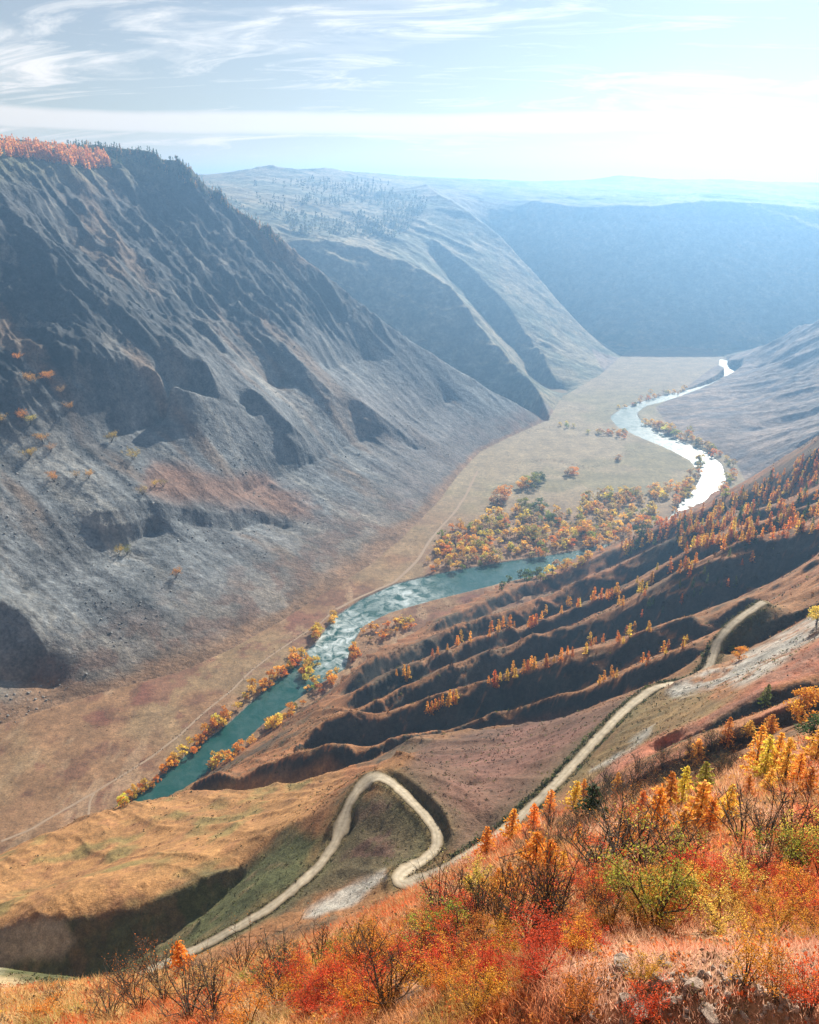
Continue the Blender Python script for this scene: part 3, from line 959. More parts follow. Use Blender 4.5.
# the slope goes on to both sides of the viewer and rises behind
aa_, rr_ = np.meshgrid(np.linspace(NEAR.az[-1], 2 * math.pi + NEAR.az[0], 160), np.exp(np.linspace(math.log(5.0), math.log(700), 90)))
turn = (aa_ - NEAR.az[-1]) / (2 * math.pi + NEAR.az[0] - NEAR.az[-1])
zr = np.interp(np.log(rr_), NEAR.lr, NEAR.H[:, -1])
zl = np.interp(np.log(rr_), NEAR.lr, NEAR.H[:, 0])
back_ = np.sin(np.pi * turn) ** 1.5
zb = (zr * (1 - turn) + zl * turn) * (1 - back_) + (484.5 + .55 * rr_) * back_
zb += back_ ** .5 * .3 * fbm(rr_ * np.sin(aa_) / 5, rr_ * np.cos(aa_) / 5, 3, seed=64)
bV = np.stack([rr_ * np.sin(aa_), rr_ * np.cos(aa_), zb], -1).reshape(-1, 3)
i, j = np.meshgrid(np.arange(89), np.arange(159), indexing='ij')
f = (i * 160 + j).ravel()
bc = lerp(np.broadcast_to(np.array([.34, .185, .10]), (90, 160, 3)).copy(), (.24, .09, .045), soft(fbm(rr_ * np.sin(aa_) / 8, rr_ * np.cos(aa_) / 8, 4, seed=61), -.05, .35))
mesh_obj('foreground_slope', bV, np.stack([f, f + 1, f + 161, f + 160], 1), M_FORE, cols=bc.reshape(-1, 3))['kind'] = 'structure'
an_ = np.linspace(0, 2 * math.pi, 64, endpoint=False)
rim = np.stack([5.05 * np.sin(an_), 5.05 * np.cos(an_), np.full(64, 0.)], 1)
a_w = np.where(an_ > math.pi, an_ - 2 * math.pi, an_)
rim[:, 2] = NEAR.z(rim[:, 0], rim[:, 1]) - .05
tr_ = ((an_ - NEAR.az[-1]) / (2 * math.pi + NEAR.az[0] - NEAR.az[-1])).clip(0, 1)
bk_ = np.sin(np.pi * tr_) ** 1.5
rim[:, 2] = rim[:, 2] * (1 - bk_) + 487.2 * bk_
dV = np.concatenate([rim, [[0, 0, rim[:, 2].mean()]]])
dF = np.array([(k, (k + 1) % 64, 64) for k in range(64)])
mesh_obj('foreground_slope', dV, dF, M_FORE, cols=np.tile([.33, .17, .09], (65, 1)))['kind'] = 'structure'

# -------- far colours
S = FAR
X, Y, D, H = S.X, S.Y, S.D, S.H
PX, PY = project(X, Y, H)
n1 = fbm(X / 120, Y / 120, 4, .55, 71)
n2 = fbm(X / 28, Y / 28, 4, .6, 72)
streak = fbm((am + 20 * n2) / 26, dm / 260, 4, .6, 73)
C = np.empty(H.shape + (3,))
C[:] = (.150, .162, .170)                                       # grey scree
C = lerp(C, (.105, .110, .115), soft(streak, -.1, .4))
C = lerp(C, (.23, .225, .21), soft(-streak, .15, .5) * .8)
C = lerp(C, (.040, .043, .047), rock * .9)
C = lerp(C, (.20, .19, .17), rock * soft(n2, .22, .5) * .6)
C = lerp(C, (.17, .115, .075), soft(fbm((am) / 70, dm / 240, 4, .6, 74), .10, .42) * .65)
gz = np.gradient(H, axis=0) / np.gradient(D, axis=0)
C = lerp(C, (.20, .105, .065), region(PX + 12 * n2, PY + 12 * n1, Z(7, (480, 470), (560, 460), (700, 490), (819, 480), (960, 560), (1000, 640), (819, 600), (700, 590), (560, 570), (450, 540)), 10) * .8)
C = lerp(C, (.17, .125, .085), soft(-H, -42, -4) * isM1 * .6)
C = lerp(C, (.14, .085, .065), soft(-H, -50, -6) * isM1 * soft(n2, -.1, .3) * .7)
C = lerp(C, (.12, .115, .055), isM1 * soft(H, 480, 560) * .9)
C = lerp(C, (.135, .128, .128), isM1 * region(PX + 10 * n2, PY + 10 * n1, Z(8, (260, 330), (440, 330), (600, 400), (700, 440), (640, 520), (560, 600), (400, 620), (330, 480)), 14) * .7)
bey = (~isM1 & ~FLOOR)
Cb = np.empty(H.shape + (3,))
Cb[:] = (.22, .185, .12)

Cb = lerp(Cb, (.15, .145, .10), soft(n1, -.1, .4))
Cb = lerp(Cb, (.075, .085, .055), soft(n2 + n1 * .6, .1, .45) * .8)
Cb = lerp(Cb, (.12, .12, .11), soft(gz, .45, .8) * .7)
top = soft(Y, 3050, 3350) * soft(X, 0, 250) * (H > 380)
Cb = lerp(Cb, (.13, .105, .065), top)
Cb = lerp(Cb, (.05, .055, .035), top * soft(fbm(X / 130, Y / 260, 4, .6, 78), -.1, .25))
C = np.where(bey[..., None], Cb, C)
m3 = bey & (X > 560) & (H < 330) & (Y < 2640)
C = lerp(C, (.21, .155, .125), m3 * .9)
C = lerp(C, (.13, .115, .115), m3 * soft(fbm(X / 90, Y / 30, 4, seed=75), 0, .4) * .8)
Cf = np.empty(H.shape + (3,))
Cf[:] = (.235, .135, .072)                                    # dry river flat
Cf = lerp(Cf, (.165, .085, .05), soft(n2, -.05, .35))
Cf = lerp(Cf, (.30, .20, .12), soft(fbm(X / 16, Y / 50, 4, .6, 77), .1, .4) * .7)
Cf = lerp(Cf, (.25, .175, .095), soft(n1, .05, .4) * .7)
Cf = lerp(Cf, (.17, .060, .045), soft(fbm(X / 45, Y / 45, 5, .6, 76), .18, .4) * .55 * (Y < 1000))
Cf = lerp(Cf, (.27, .21, .13), soft(Y, 1150, 1450))
Cf = lerp(Cf, (.19, .165, .085), soft(Y, 1150, 1450) * soft(n1, -.05, .35) * .7)
Cf = lerp(Cf, (.24, .185, .12), soft(Y, 2050, 2300) * .8)
edge_n = 14 * n1 + 9 * n2
foot = soft(-H, -9 - .5 * edge_n, -2) * isM1                     # the scree runs out raggedly on to the flat
C = lerp(C, (.21, .125, .072), foot * .9)
Cf = lerp(Cf, (.135, .085, .062), soft(-dm - 1.4 * edge_n, -2, 12) * 0 + soft(dm + 2.2 * edge_n, -26, 14) * (Y < 1500) * .75)
C = np.where(FLOOR[..., None], Cf, C)
p = inR.astype(float)
for _ in range(3):
    q_ = np.pad(p, 1, mode='edge')
    p = (q_[:-2, 1:-1] + q_[2:, 1:-1] + q_[1:-1, :-2] + q_[1:-1, 2:] + q_[1:-1, 1:-1]) / 5
p_wet = p
C = lerp(C, (.19, .175, .15), soft(p, .02, .5))
C = np.clip(C, .01, .9)
M_ROCK = terrain_mat('mountain_rock', (.02, .09, .33), .38, (.8, 4.0), .12)
M_FARR = terrain_mat('distant_slope', (.01, .04, .12), .35, (.7, 8.0), .05)
M_FLAT = terrain_mat('dry_river_flat', (.03, .15, .6), .30, (.5, .8), .3)
qs = lambda a: a[:-1, :-1]
fl, m1 = qs(FLOOR), qs(isM1)
wall = ~fl & ~m1 & (qs(Y) > 2640) & (qs(X) > -200 + 0 * qs(X)) & (qs(Y) > 2700 + 0.1 * qs(X))
m3q = ~fl & ~m1 & ~wall & (qs(X) > 560)
rest = ~fl & ~m1 & ~wall & ~m3q
sheet_mesh('valley_floor', FAR, fl, C, M_FLAT)['kind'] = 'structure'
for nm, mk in (('rocky_mountainside', m1), ('far_mountain', rest), ('distant_mountain_plateau', wall), ('shaded_valley_slope', m3q)):
    sheet_mesh(nm, FAR, mk, C, M_ROCK if nm[0] == 'r' else M_FARR)['kind'] = 'structure'
# ground under and round everything, out to the horizon
t = NT('plain_ground')
t.l(t.mixc(t.noise(.01, 6), (.12, .09, .05), (.2, .14, .08)), t.b.inputs['Base Color'])
g = 7600.0
mesh_obj('ground', [(-g, -g, -12), (g, -g, -12), (g, g, -12), (-g, g, -12)], [(0, 1, 2, 3)], t.m)['kind'] = 'structure'

# -------- water
t = NT('river_water')
geo = t.n('ShaderNodeNewGeometry').outputs['Position']
foam = t.n('ShaderNodeVertexColor', layer_name='alb')
fn = t.rng(t.noise(.075, 7, .7, geo, .8), .40, .66, 0, 1)
fm = t.math('MULTIPLY', fn, foam.outputs['Color'])
base = t.mixc(fm, (.012, .066, .058), (.62, .68, .68))
t.l(base, t.b.inputs['Base Color'])
t.l(t.rng(foam.outputs['Color'], 0, .3, .18, .36), t.b.inputs['Roughness'])
wind = t.rng(t.noise(.03, 6, .7, geo, 1.2), .35, .65, .35, 1.25)
t.l(t.math('MULTIPLY', wind, t.rng(foam.outputs['Color'], .05, .25, .36, .26)), t.b.inputs['Specular IOR Level'])
t.b.inputs['IOR'].default_value = 1.33
t.bump(t.noise(.22, 5, .65, geo), .45, .9)
M_WATER = t.m


def water(name, Lft, Rgt, foamf):
    n = 160
    a, b = dens(Lft, .5), dens(Rgt, .5)
    a = a[np.linspace(0, len(a) - 1, n).astype(int)]
    b = b[np.linspace(0, len(b) - 1, n).astype(int)]
    A, B = at_z(a[:, 0], a[:, 1], -.7), at_z(b[:, 0], b[:, 1], -.7)
    k = 9
    w = np.linspace(-.06, 1.06, k)
    V = A[:, None] + (B - A)[:, None] * w[None, :, None]
    mid = (a + b) / 2
    c = np.array([foamf(*q) for q in mid])
    cols = np.repeat(np.repeat(c[:, None, None], k, 1), 3, 2)
    i, j = np.meshgrid(np.arange(n - 1), np.arange(k - 1), indexing='ij')
    f = (i * k + j).ravel()
    return mesh_obj(name, V.reshape(-1, 3), np.stack([f, f + 1, f + k + 1, f + k], 1), M_WATER, cols=cols.reshape(-1, 3))


def bumpf(x, c, w):
    return math.exp(-((x - c) / w) ** 2)


water('river', RIVER_L, RIVER_R, lambda x, y: min(1, .95 * bumpf(x, 338, 26) + .8 * bumpf(x, 405, 28) + .05))['kind'] = 'structure'
water('river', RIVER2_L, RIVER2_R, lambda x, y: .25)['kind'] = 'structure'


# -------- road and paths, draped
def ribbon(name, P, half, sheet, lift, mat, k=5, prof=None):
    P = np.asarray(P)
    tn = np.gradient(P[:, :2], axis=0)
    tn /= np.linalg.norm(tn, axis=1)[:, None] + 1e-9
    nr = np.stack([tn[:, 1], -tn[:, 0]], 1)
    half = np.broadcast_to(half, (len(P),))
    w = np.linspace(-1, 1, k)
    e1 = 1 + .30 * fbm(np.arange(len(P)) / 4.0, np.zeros(len(P)), 3, .6, seed=81)
    e2 = 1 + .30 * fbm(np.arange(len(P)) / 4.0, np.zeros(len(P)), 3, .6, seed=82)
    ed = np.where(w[None] < 0, e1[:, None], e2[:, None])
    xy = P[:, None, :2] + nr[:, None] * (w[None, :] * half[:, None] * ed)[..., None]
    z = sheet.z(xy[..., 0], xy[..., 1]) + lift - .12 * np.abs(w)[None] ** 3 * (lift > .1)
    V = np.concatenate([xy, z[..., None]], -1).reshape(-1, 3)
    i, j = np.meshgrid(np.arange(len(P) - 1), np.arange(k - 1), indexing='ij')
    f = (i * k + j).ravel()
    return mesh_obj(name, V, np.stack([f, f + 1, f + k + 1, f + k], 1), mat, cols=np.tile(prof, (len(P), 1)) if prof is not None else None)


t = NT('gravel_road')
n_ = t.noise(.5, 6, .65)
va = t.n('ShaderNodeVertexColor', layer_name='alb')
t.l(t.mul(va.outputs['Color'], t.math('MULTIPLY', t.rng(n_, .3, .7, .7, 1.25), t.rng(t.noise(.06, 4), .3, .7, .75, 1.2))), t.b.inputs['Base Color'])
t.bump(t.noise(3, 5, .6), .4, .1)
M_ROAD = t.m
PROF = np.array([(.14, .11, .065), (.28, .225, .15), (.38, .32, .235), (.42, .36, .27), (.36, .305, .22), (.415, .36, .27), (.385, .325, .24), (.27, .22, .15), (.14, .11, .065)])
ribbon('gravel_road', RP, RW, NEAR, .28, M_ROAD, 9, PROF)['kind'] = 'structure'
t = NT('trodden_earth')
t.l(t.mixc(t.noise(.2, 5), (.27, .19, .13), (.36, .27, .19)), t.b.inputs['Base Color'])
M_PATH = t.m
for pth, hw in ((PATH, 1.2), (PATH2, 1.0), (PATH3, 2.0)):
    q = dens(pth, 2)
    P = smooth(at_z(q[:, 0], q[:, 1], .4), 2)
    ribbon('dirt_path', P, hw, FAR, .22, M_PATH, 3)['kind'] = 'structure'

# -------- air
t = bpy.data.materials.new('valley_air')
t.use_nodes = True
tt = t.node_tree
tt.nodes.clear()
o_ = tt.nodes.new('ShaderNodeOutputMaterial')
v_ = tt.nodes.new('ShaderNodeVolumePrincipled')
v_.inputs['Color'].default_value = (.28, .55, .94, 1)
v_.inputs['Density'].default_value = HAZE_DENSITY
v_.inputs['Anisotropy'].default_value = .66
tt.links.new(v_.outputs[0], o_.inputs['Volume'])
g, z0, z1 = 7900.0, -14.0, 628.0
bv = [(-g, -g, z0), (g, -g, z0), (g, g, z0), (-g, g, z0), (-g, -g, z1), (g, -g, z1), (g, g, z1), (-g, g, z1)]
haze = mesh_obj('haze', bv, [(0, 3, 2, 1), (4, 5, 6, 7), (0, 1, 5, 4), (1, 2, 6, 5), (2, 3, 7, 6), (3, 0, 4, 7)], t, smooth_=False)
haze['kind'] = 'stuff'
# ---------------------------------------------------------------- where a sight line meets the ground
_R = np.exp(np.linspace(math.log(7), math.log(5200), 2600))


def ground_z(x, y):
    d = np.hypot(x, y)
    zn = np.where(d < 1490, NEAR.z(x, y), -50)
    zf = np.where(d > 385, FAR.z(x, y), -50)
    return np.maximum(zn, zf)


def hit(px, py):
    """points of the terrain seen at photo positions"""
    r = ray(np.atleast_1d(px), np.atleast_1d(py))
    h = np.hypot(r[:, 0], r[:, 1])
    out_ = np.full((len(r), 3), np.nan)
    for k in range(len(r)):
        x, y = r[k, 0] / h[k] * _R, r[k, 1] / h[k] * _R
        z = CZ + r[k, 2] / h[k] * _R
        g_ = ground_z(x, y)
        b = np.nonzero(z <= g_)[0]
        if len(b):
            i = b[0]
            if i:
                f0, f1 = z[i - 1] - g_[i - 1], z[i] - g_[i]
                w = f0 / (f0 - f1 + 1e-9)
                out_[k] = [x[i - 1] + (x[i] - x[i - 1]) * w, y[i - 1] + (y[i] - y[i - 1]) * w, 0]
                out_[k, 2] = ground_z(out_[k, 0], out_[k, 1])
            else:
                out_[k] = [x[0], y[0], g_[0]]
    return out_


def depth_of(P):
    return P[1] * math.cos(PITCH) - (P[2] - CZ) * math.sin(PITCH)


def metres(P, hpx):
    """height in metres of something hpx photo pixels tall standing at P"""
    el_ = math.atan2(CZ - P[2], math.hypot(P[0], P[1]))
    return hpx * depth_of(P) / F / max(.45, math.cos(el_))


# ---------------------------------------------------------------- plant materials
def leaf_material(name, transl=.58, obj_colour=True):
    t = NT(name)
    a = t.n('ShaderNodeVertexColor', layer_name='alb')
    col = a.outputs['Color']
    if obj_colour:
        oi = t.n('ShaderNodeObjectInfo')
        mm = t.n('ShaderNodeMix', data_type='RGBA', blend_type='MULTIPLY')
        mm.inputs['Factor'].default_value = 1
        t.l(oi.outputs['Color'], mm.inputs[6])
        t.l(col, mm.inputs[7])
        col = mm.outputs[2]
    t.l(col, t.b.inputs['Base Color'])
    t.b.inputs['Roughness'].default_value = .65
    tr = t.n('ShaderNodeBsdfTranslucent')
    t.l(col, tr.inputs['Color'])
    mx = t.n('ShaderNodeMixShader')
    mx.inputs[0].default_value = transl
    t.l(t.b.outputs[0], mx.inputs[1])
    t.l(tr.outputs[0], mx.inputs[2])
    t.l(mx.outputs[0], t.o.inputs[0])
    return t.m


M_LEAF = leaf_material('autumn_leaves')
M_GRASS = leaf_material('dry_grass', .5, False)
t = NT('bark')
t.l(t.mixc(t.noise(6, 4), (.045, .034, .026), (.10, .078, .06)), t.b.inputs['Base Color'])
M_BARK = t.m
t = NT('lichen_rock')
n_ = t.noise(2.2, 6, .65)
t.l(t.mixc(t.rng(n_, .35, .65, 0, 1), (.20, .145, .115), (.46, .36, .29)), t.b.inputs['Base Color'])
t.bump(t.noise(5, 6, .65), .7, .15)
M_STONE = t.m


# ---------------------------------------------------------------- plant meshes
def leaves(P, size, rs, tint=.30, flat=0.0, hue=.12):
    """one four-cornered leaf clump per point, turned at random: verts, faces, colours"""
    n = len(P)
    a = rs.normal(size=(n, 3))
    a[:, 2] *= (1 - flat)
    a /= np.linalg.norm(a, axis=1)[:, None] + 1e-9
    b = rs.normal(size=(n, 3))
    b -= (b * a).sum(1)[:, None] * a
    b /= np.linalg.norm(b, axis=1)[:, None] + 1e-9
    s = (size * rs.uniform(.6, 1.35, n))[:, None]
    V = np.stack([P - a * s, P - b * s * .62 + a * s * .1, P + a * s, P + b * s * .62 - a * s * .1], 1).reshape(-1, 3)
    Fq = np.arange(4 * n).reshape(n, 4)
    c = rs.uniform(1 - tint, 1 + tint, n)[:, None] * np.stack([np.ones(n), 1 + rs.normal(0, hue, n), 1 + rs.normal(0, hue, n)], 1)
    return V, Fq, np.repeat(np.clip(c, .1, 3), 4, 0)


def tube(P, R, k=5):
    P = np.asarray(P, float)
    n = len(P)
    d = np.gradient(P, axis=0)
    d /= np.linalg.norm(d, axis=1)[:, None] + 1e-9
    ref = np.where(np.abs(d[:, 2:3]) > .9, [[1., 0, 0]], [[0., 0, 1.]])
    u = np.cross(d, ref)
    u /= np.linalg.norm(u, axis=1)[:, None] + 1e-9
    v = np.cross(d, u)
    an = np.linspace(0, 2 * math.pi, k, endpoint=False)
    V = P[:, None] + (u[:, None] * np.cos(an)[None, :, None] + v[:, None] * np.sin(an)[None, :, None]) * np.asarray(R)[:, None, None]
    i, j = np.meshgrid(np.arange(n - 1), np.arange(k), indexing='ij')
    f = np.stack([i * k + j, i * k + (j + 1) % k, (i + 1) * k + (j + 1) % k, (i + 1) * k + j], -1).reshape(-1, 4)
    return V.reshape(-1, 3), f


def join(parts):
    V, Fq, o = [], [], 0
    for v, f in parts:
        V.append(v)
        Fq.append(f + o)
        o += len(v)
    return np.concatenate(V), np.concatenate(Fq)


def larch_parts(rs, n, size, spread=.2, lo=.1, lean=0.0):
    """unit-height conifer: sprays along drooping whorled limbs, open between the whorls"""
    wh = np.linspace(lo, .97, max(6, int(13 * (n / 500) ** .3)))
    P = []
    limbs = []
    for z in wh:
        r = spread * (1 - z) ** .75 * rs.uniform(.75, 1.2) + .015
        nb = rs.integers(4, 7)
        a0 = rs.uniform(0, 6.28)
        for b in range(nb):
            if rs.random() < .12:
                continue
            an = a0 + b * 6.283 / nb + rs.normal(0, .25)
            rr = r * rs.uniform(.6, 1.15)
            m = max(3, int(n / (len(wh) * nb) * (.4 + 1.4 * (1 - z))))
            q = rs.uniform(.08, 1, m) ** .8
            pt = np.stack([np.cos(an) * rr * q, np.sin(an) * rr * q, z + .05 * q - .07 * q * q + rs.normal(0, .012, m)], 1)
            pt[:, :2] += rs.normal(0, .014, (m, 2))
            P.append(pt)
            limbs.append([(0, 0, z), (math.cos(an) * rr * .8, math.sin(an) * rr * .8, z + .02)])
    P = np.concatenate(P)
    crown = leaves(P, size, rs)
    tr = [tube([(0, 0, -.05), (lean * .2, 0, .3), (lean * .6, 0, .65), (lean, 0, .98)], [.022, .016, .010, .003])]
    tr += [tube(l, [.005, .002], 3) for l in limbs[::2]]
    return crown, join(tr)


def round_parts(rs, n, size, w=.34, lo=.16, clumps=11):
    """unit-height broadleaf: clumps of leaves at the ends of limbs, sky between them"""
    cs, limbs = [], []
    for i in range(clumps):
        z = rs.uniform(lo + .12, .86)
        r = w * rs.uniform(.25, .95) * math.sqrt(max(.05, 1 - ((z - .5) / .52) ** 2))
        an = i * 2.4 + rs.normal(0, .3)
        c = np.array([math.cos(an) * r, math.sin(an) * r, z])
        cs.append((c, rs.uniform(.09, .17)))
        limbs.append([(0, 0, z * .45), tuple(c * .55 + np.array([0, 0, z * .22])), tuple(c)])
    cs.append((np.array([0, 0, .88]), .11))
    P = []
    for c, r in cs:
        m = int(n / len(cs) * (r / .13) ** 2)
        d = rs.normal(size=(m, 3))
        d /= np.linalg.norm(d, axis=1)[:, None]
        P.append(c + d * r * rs.uniform(.45, 1.1, (m, 1)) * np.array([1.1, 1.1, .85]))
    crown = leaves(np.concatenate(P), size, rs)
    tr = [tube([(0, 0, -.06), (.01, .01, .25), (-.01, .01, .5), (0, 0, .8)], [.026, .019, .012, .004])] + [tube(l, [.010, .007, .003], 4) for l in limbs]
    return crown, join(tr)


def bush_parts(rs, n, size, stems=7, bare=.0):
    """low many-stemmed shrub of unit height, about as wide"""
    limbs, tips = [], []
    for i in range(stems):
        an = rs.uniform(0, 6.283)
        sp = rs.uniform(.15, .55)
        h = rs.uniform(.6, 1.0)
        p = np.array([[0, 0, -.05], [.35 * sp, 0, .4 * h], [.75 * sp, 0, .75 * h], [sp, 0, h]])
        p[:, :2] = np.stack([p[:, 0] * math.cos(an), p[:, 0] * math.sin(an)], 1) + rs.normal(0, .02, (4, 2))
        limbs.append(tube(p, [.012, .009, .006, .002], 4))
        tips.append(p)
        for _ in range(5):
            k = rs.uniform(.35, .95)
            b = np.array([np.interp(k * 3, range(4), p[:, j]) for j in range(3)])
            e = b + np.array([rs.normal(0, .13), rs.normal(0, .13), rs.uniform(.06, .24)])
            limbs.append(tube([b, (b + e) / 2 + rs.normal(0, .012, 3), e], [.005, .0035, .0012], 3))
            tips.append(np.array([b, e]))
            for _ in range(2):
                f = e + np.array([rs.normal(0, .07), rs.normal(0, .07), rs.uniform(.02, .12)])
                limbs.append(tube([(b + e) / 2, f], [.003, .001], 3))
                tips.append(np.array([(b + e) / 2, f]))
    P = []
    m = max(1, int(n / len(tips)))
    for p in tips:
        q = rs.uniform(.25, 1, m)
        P.append(np.stack([np.interp(q * (len(p) - 1), range(len(p)), p[:, j]) for j in range(3)], 1) + rs.normal(0, .035, (m, 3)))
    P = np.concatenate(P)
    P[:, 2] = np.maximum(P[:, 2], .02)
    return leaves(P, size, rs), join(limbs)


def mesh_only(name, V, Fq, mat, cols=None):
    o = mesh_obj(name, V, Fq, mat, cols=cols, smooth_=False)
    me = o.data
    bpy.data.objects.remove(o)
    return me


def lib(kind, fn, count, seed, **kw):
    L = []
    for i in range(count):
        rs = np.random.default_rng(seed + i)
        (v, f, c), (tv, tf) = fn(rs, **kw)
        L.append((mesh_only(kind + '_crown', v, f, M_LEAF, c), mesh_only(kind + '_trunk', tv, tf, M_BARK)))
    return L


def lib_one(kind, fn, count, seed, **kw):
    """far copies: trunk and crown in one mesh, too small to show parts"""
    L = []
    for i in range(count):
        rs = np.random.default_rng(seed + i)
        (v, f, c), (tv, tf) = fn(rs, **kw)
        V, Fq = np.concatenate([v, tv]), np.concatenate([f, tf + len(v)])
        o = mesh_obj(kind, V, Fq, None, cols=np.concatenate([c, np.ones((len(tv), 3))]), smooth_=False, mats=[M_LEAF, M_BARK],
                     fmat=np.concatenate([np.zeros(len(f)), np.ones(len(tf))]))
        L.append(o.data)
        bpy.data.objects.remove(o)
    return L


LARCH = lib('larch', larch_parts, 5, 100, n=1000, size=.024, spread=.23)
LARCH_FAR = lib_one('larch_tree', larch_parts, 5, 120, n=150, size=.062, spread=.22)
ROUND = lib('broadleaf', round_parts, 5, 140, n=1300, size=.026)
ROUND_FAR = lib_one('riverside_tree', round_parts, 6, 160, n=260, size=.062, w=.42, lo=.02)
ROUND_LOW = lib('spreading', round_parts, 4, 250, n=1200, size=.034, lo=.0, w=.44, clumps=14)
BUSH = lib('shrub', bush_parts, 5, 180, n=2600, size=.0135, stems=10)
BUSH_THIN = lib('shrub', bush_parts, 5, 200, n=130, size=.012, stems=13)
BUSH_FAR = lib_one('hillside_shrub', bush_parts, 4, 220, n=170, size=.09, stems=5)

ORANGE, GOLD, RUST, YELLOW = (.76, .345, .048), (.82, .52, .085), (.62, .235, .048), (.78, .60, .11)
LIME, GREEN, DKGREEN, TAN, RED = (.34, .33, .05), (.12, .16, .035), (.055, .085, .03), (.56, .40, .17), (.70, .10, .035)
CNAME = {ORANGE: 'orange', GOLD: 'golden', RUST: 'rusty', YELLOW: 'yellow', LIME: 'yellow green', GREEN: 'green', DKGREEN: 'dark green', TAN: 'tan', RED: 'red'}


def vary(c, rs, k=.18):
    m = rs.uniform(1 - k, 1 + k)
    return (min(1, c[0] * m * rs.uniform(.92, 1.08)), min(1, c[1] * m * rs.uniform(.85, 1.15)), c[2] * m, 1)


def plant(name, cat, P, h, libr, colr, label, group=None, wid=1.0, rs=rng, part='crown', stem='trunk', k=.18):
    """a plant with its parts under an Empty at its foot"""
    e = bpy.data.objects.new(name, None)
    COL.objects.link(e)
    e.location = P
    e.empty_display_size = .2
    e.rotation_euler = (rs.normal(0, .03), rs.normal(0, .03), rs.uniform(0, 6.28))
    e.scale = (h * wid, h * wid, h)
    tag(e, label, cat, group)
    me = libr[rs.integers(len(libr))]
    for nm, m_ in ((part, me[0]), (stem, me[1])):
        o = bpy.data.objects.new(nm, m_)
        COL.objects.link(o)
        o.parent = e
        if nm == part:
            o.color = vary(colr, rs, k)
    return e


def plant_far(name, cat, P, h, libr, colr, label, group, wid=1.0, rs=rng, k=.2):
    o = bpy.data.objects.new(name, libr[rs.integers(len(libr))])
    COL.objects.link(o)
    o.location = P
    o.rotation_euler = (0, 0, rs.uniform(0, 6.28))
    w = wid * rs.uniform(.85, 1.15)
    o.scale = (h * w, h * w, h)
    o.color = vary(colr, rs, k)
    return tag(o, label, cat, group)


def pick(rs, *cw):
    w = np.array([c[1] for c in cw], float)
    return cw[rs.choice(len(cw), p=w / w.sum())][0]


def along(pts, n, jx, jy, rs):
    q = dens(pts, 1.0)
    i = np.sort(rs.integers(0, len(q), n))
    return q[i, :2] + rs.normal(0, 1, (n, 2)) * [jx, jy]


def scatter(poly, n, rs, gap=0):
    P = np.array(poly, float)
    out_ = []
    tries = 0
    while len(out_) < n and tries < n * 60:
        tries += 1
        p = rs.uniform(P.min(0), P.max(0))
        if inside_poly(np.array([p[0]]), np.array([p[1]]), P)[0] and all(abs(p[0] - o[0]) > gap or abs(p[1] - o[1]) > gap for o in out_):
            out_.append(p)
    return np.array(out_)


WAITING = {}


def grow(pts, hpx, name, cat, libr, colours, label, group, wid=1.0, rs=rng, parts=False, zmax=1e9, k=.2):
    """plants standing at photo positions; label(colour name) gives each its text"""
    W_ = hit(pts[:, 0], pts[:, 1])
    n = 0
    for p, P in zip(pts, W_):
        if not np.isfinite(P[0]):
            continue
        c = pick(rs, *colours)
        h = metres(P, rs.uniform(*hpx))
        lb = label(CNAME[c]) if callable(label) else label
        if parts:
            plant(name, cat, P, h, libr, c, lb, group, wid, rs, k=k)
        else:
            WAITING.setdefault(name, []).append((h / np.linalg.norm(P - [0, 0, CZ]), (name, cat, P, h, libr, c, lb, group, wid, rs, k)))
        n += 1
    return n


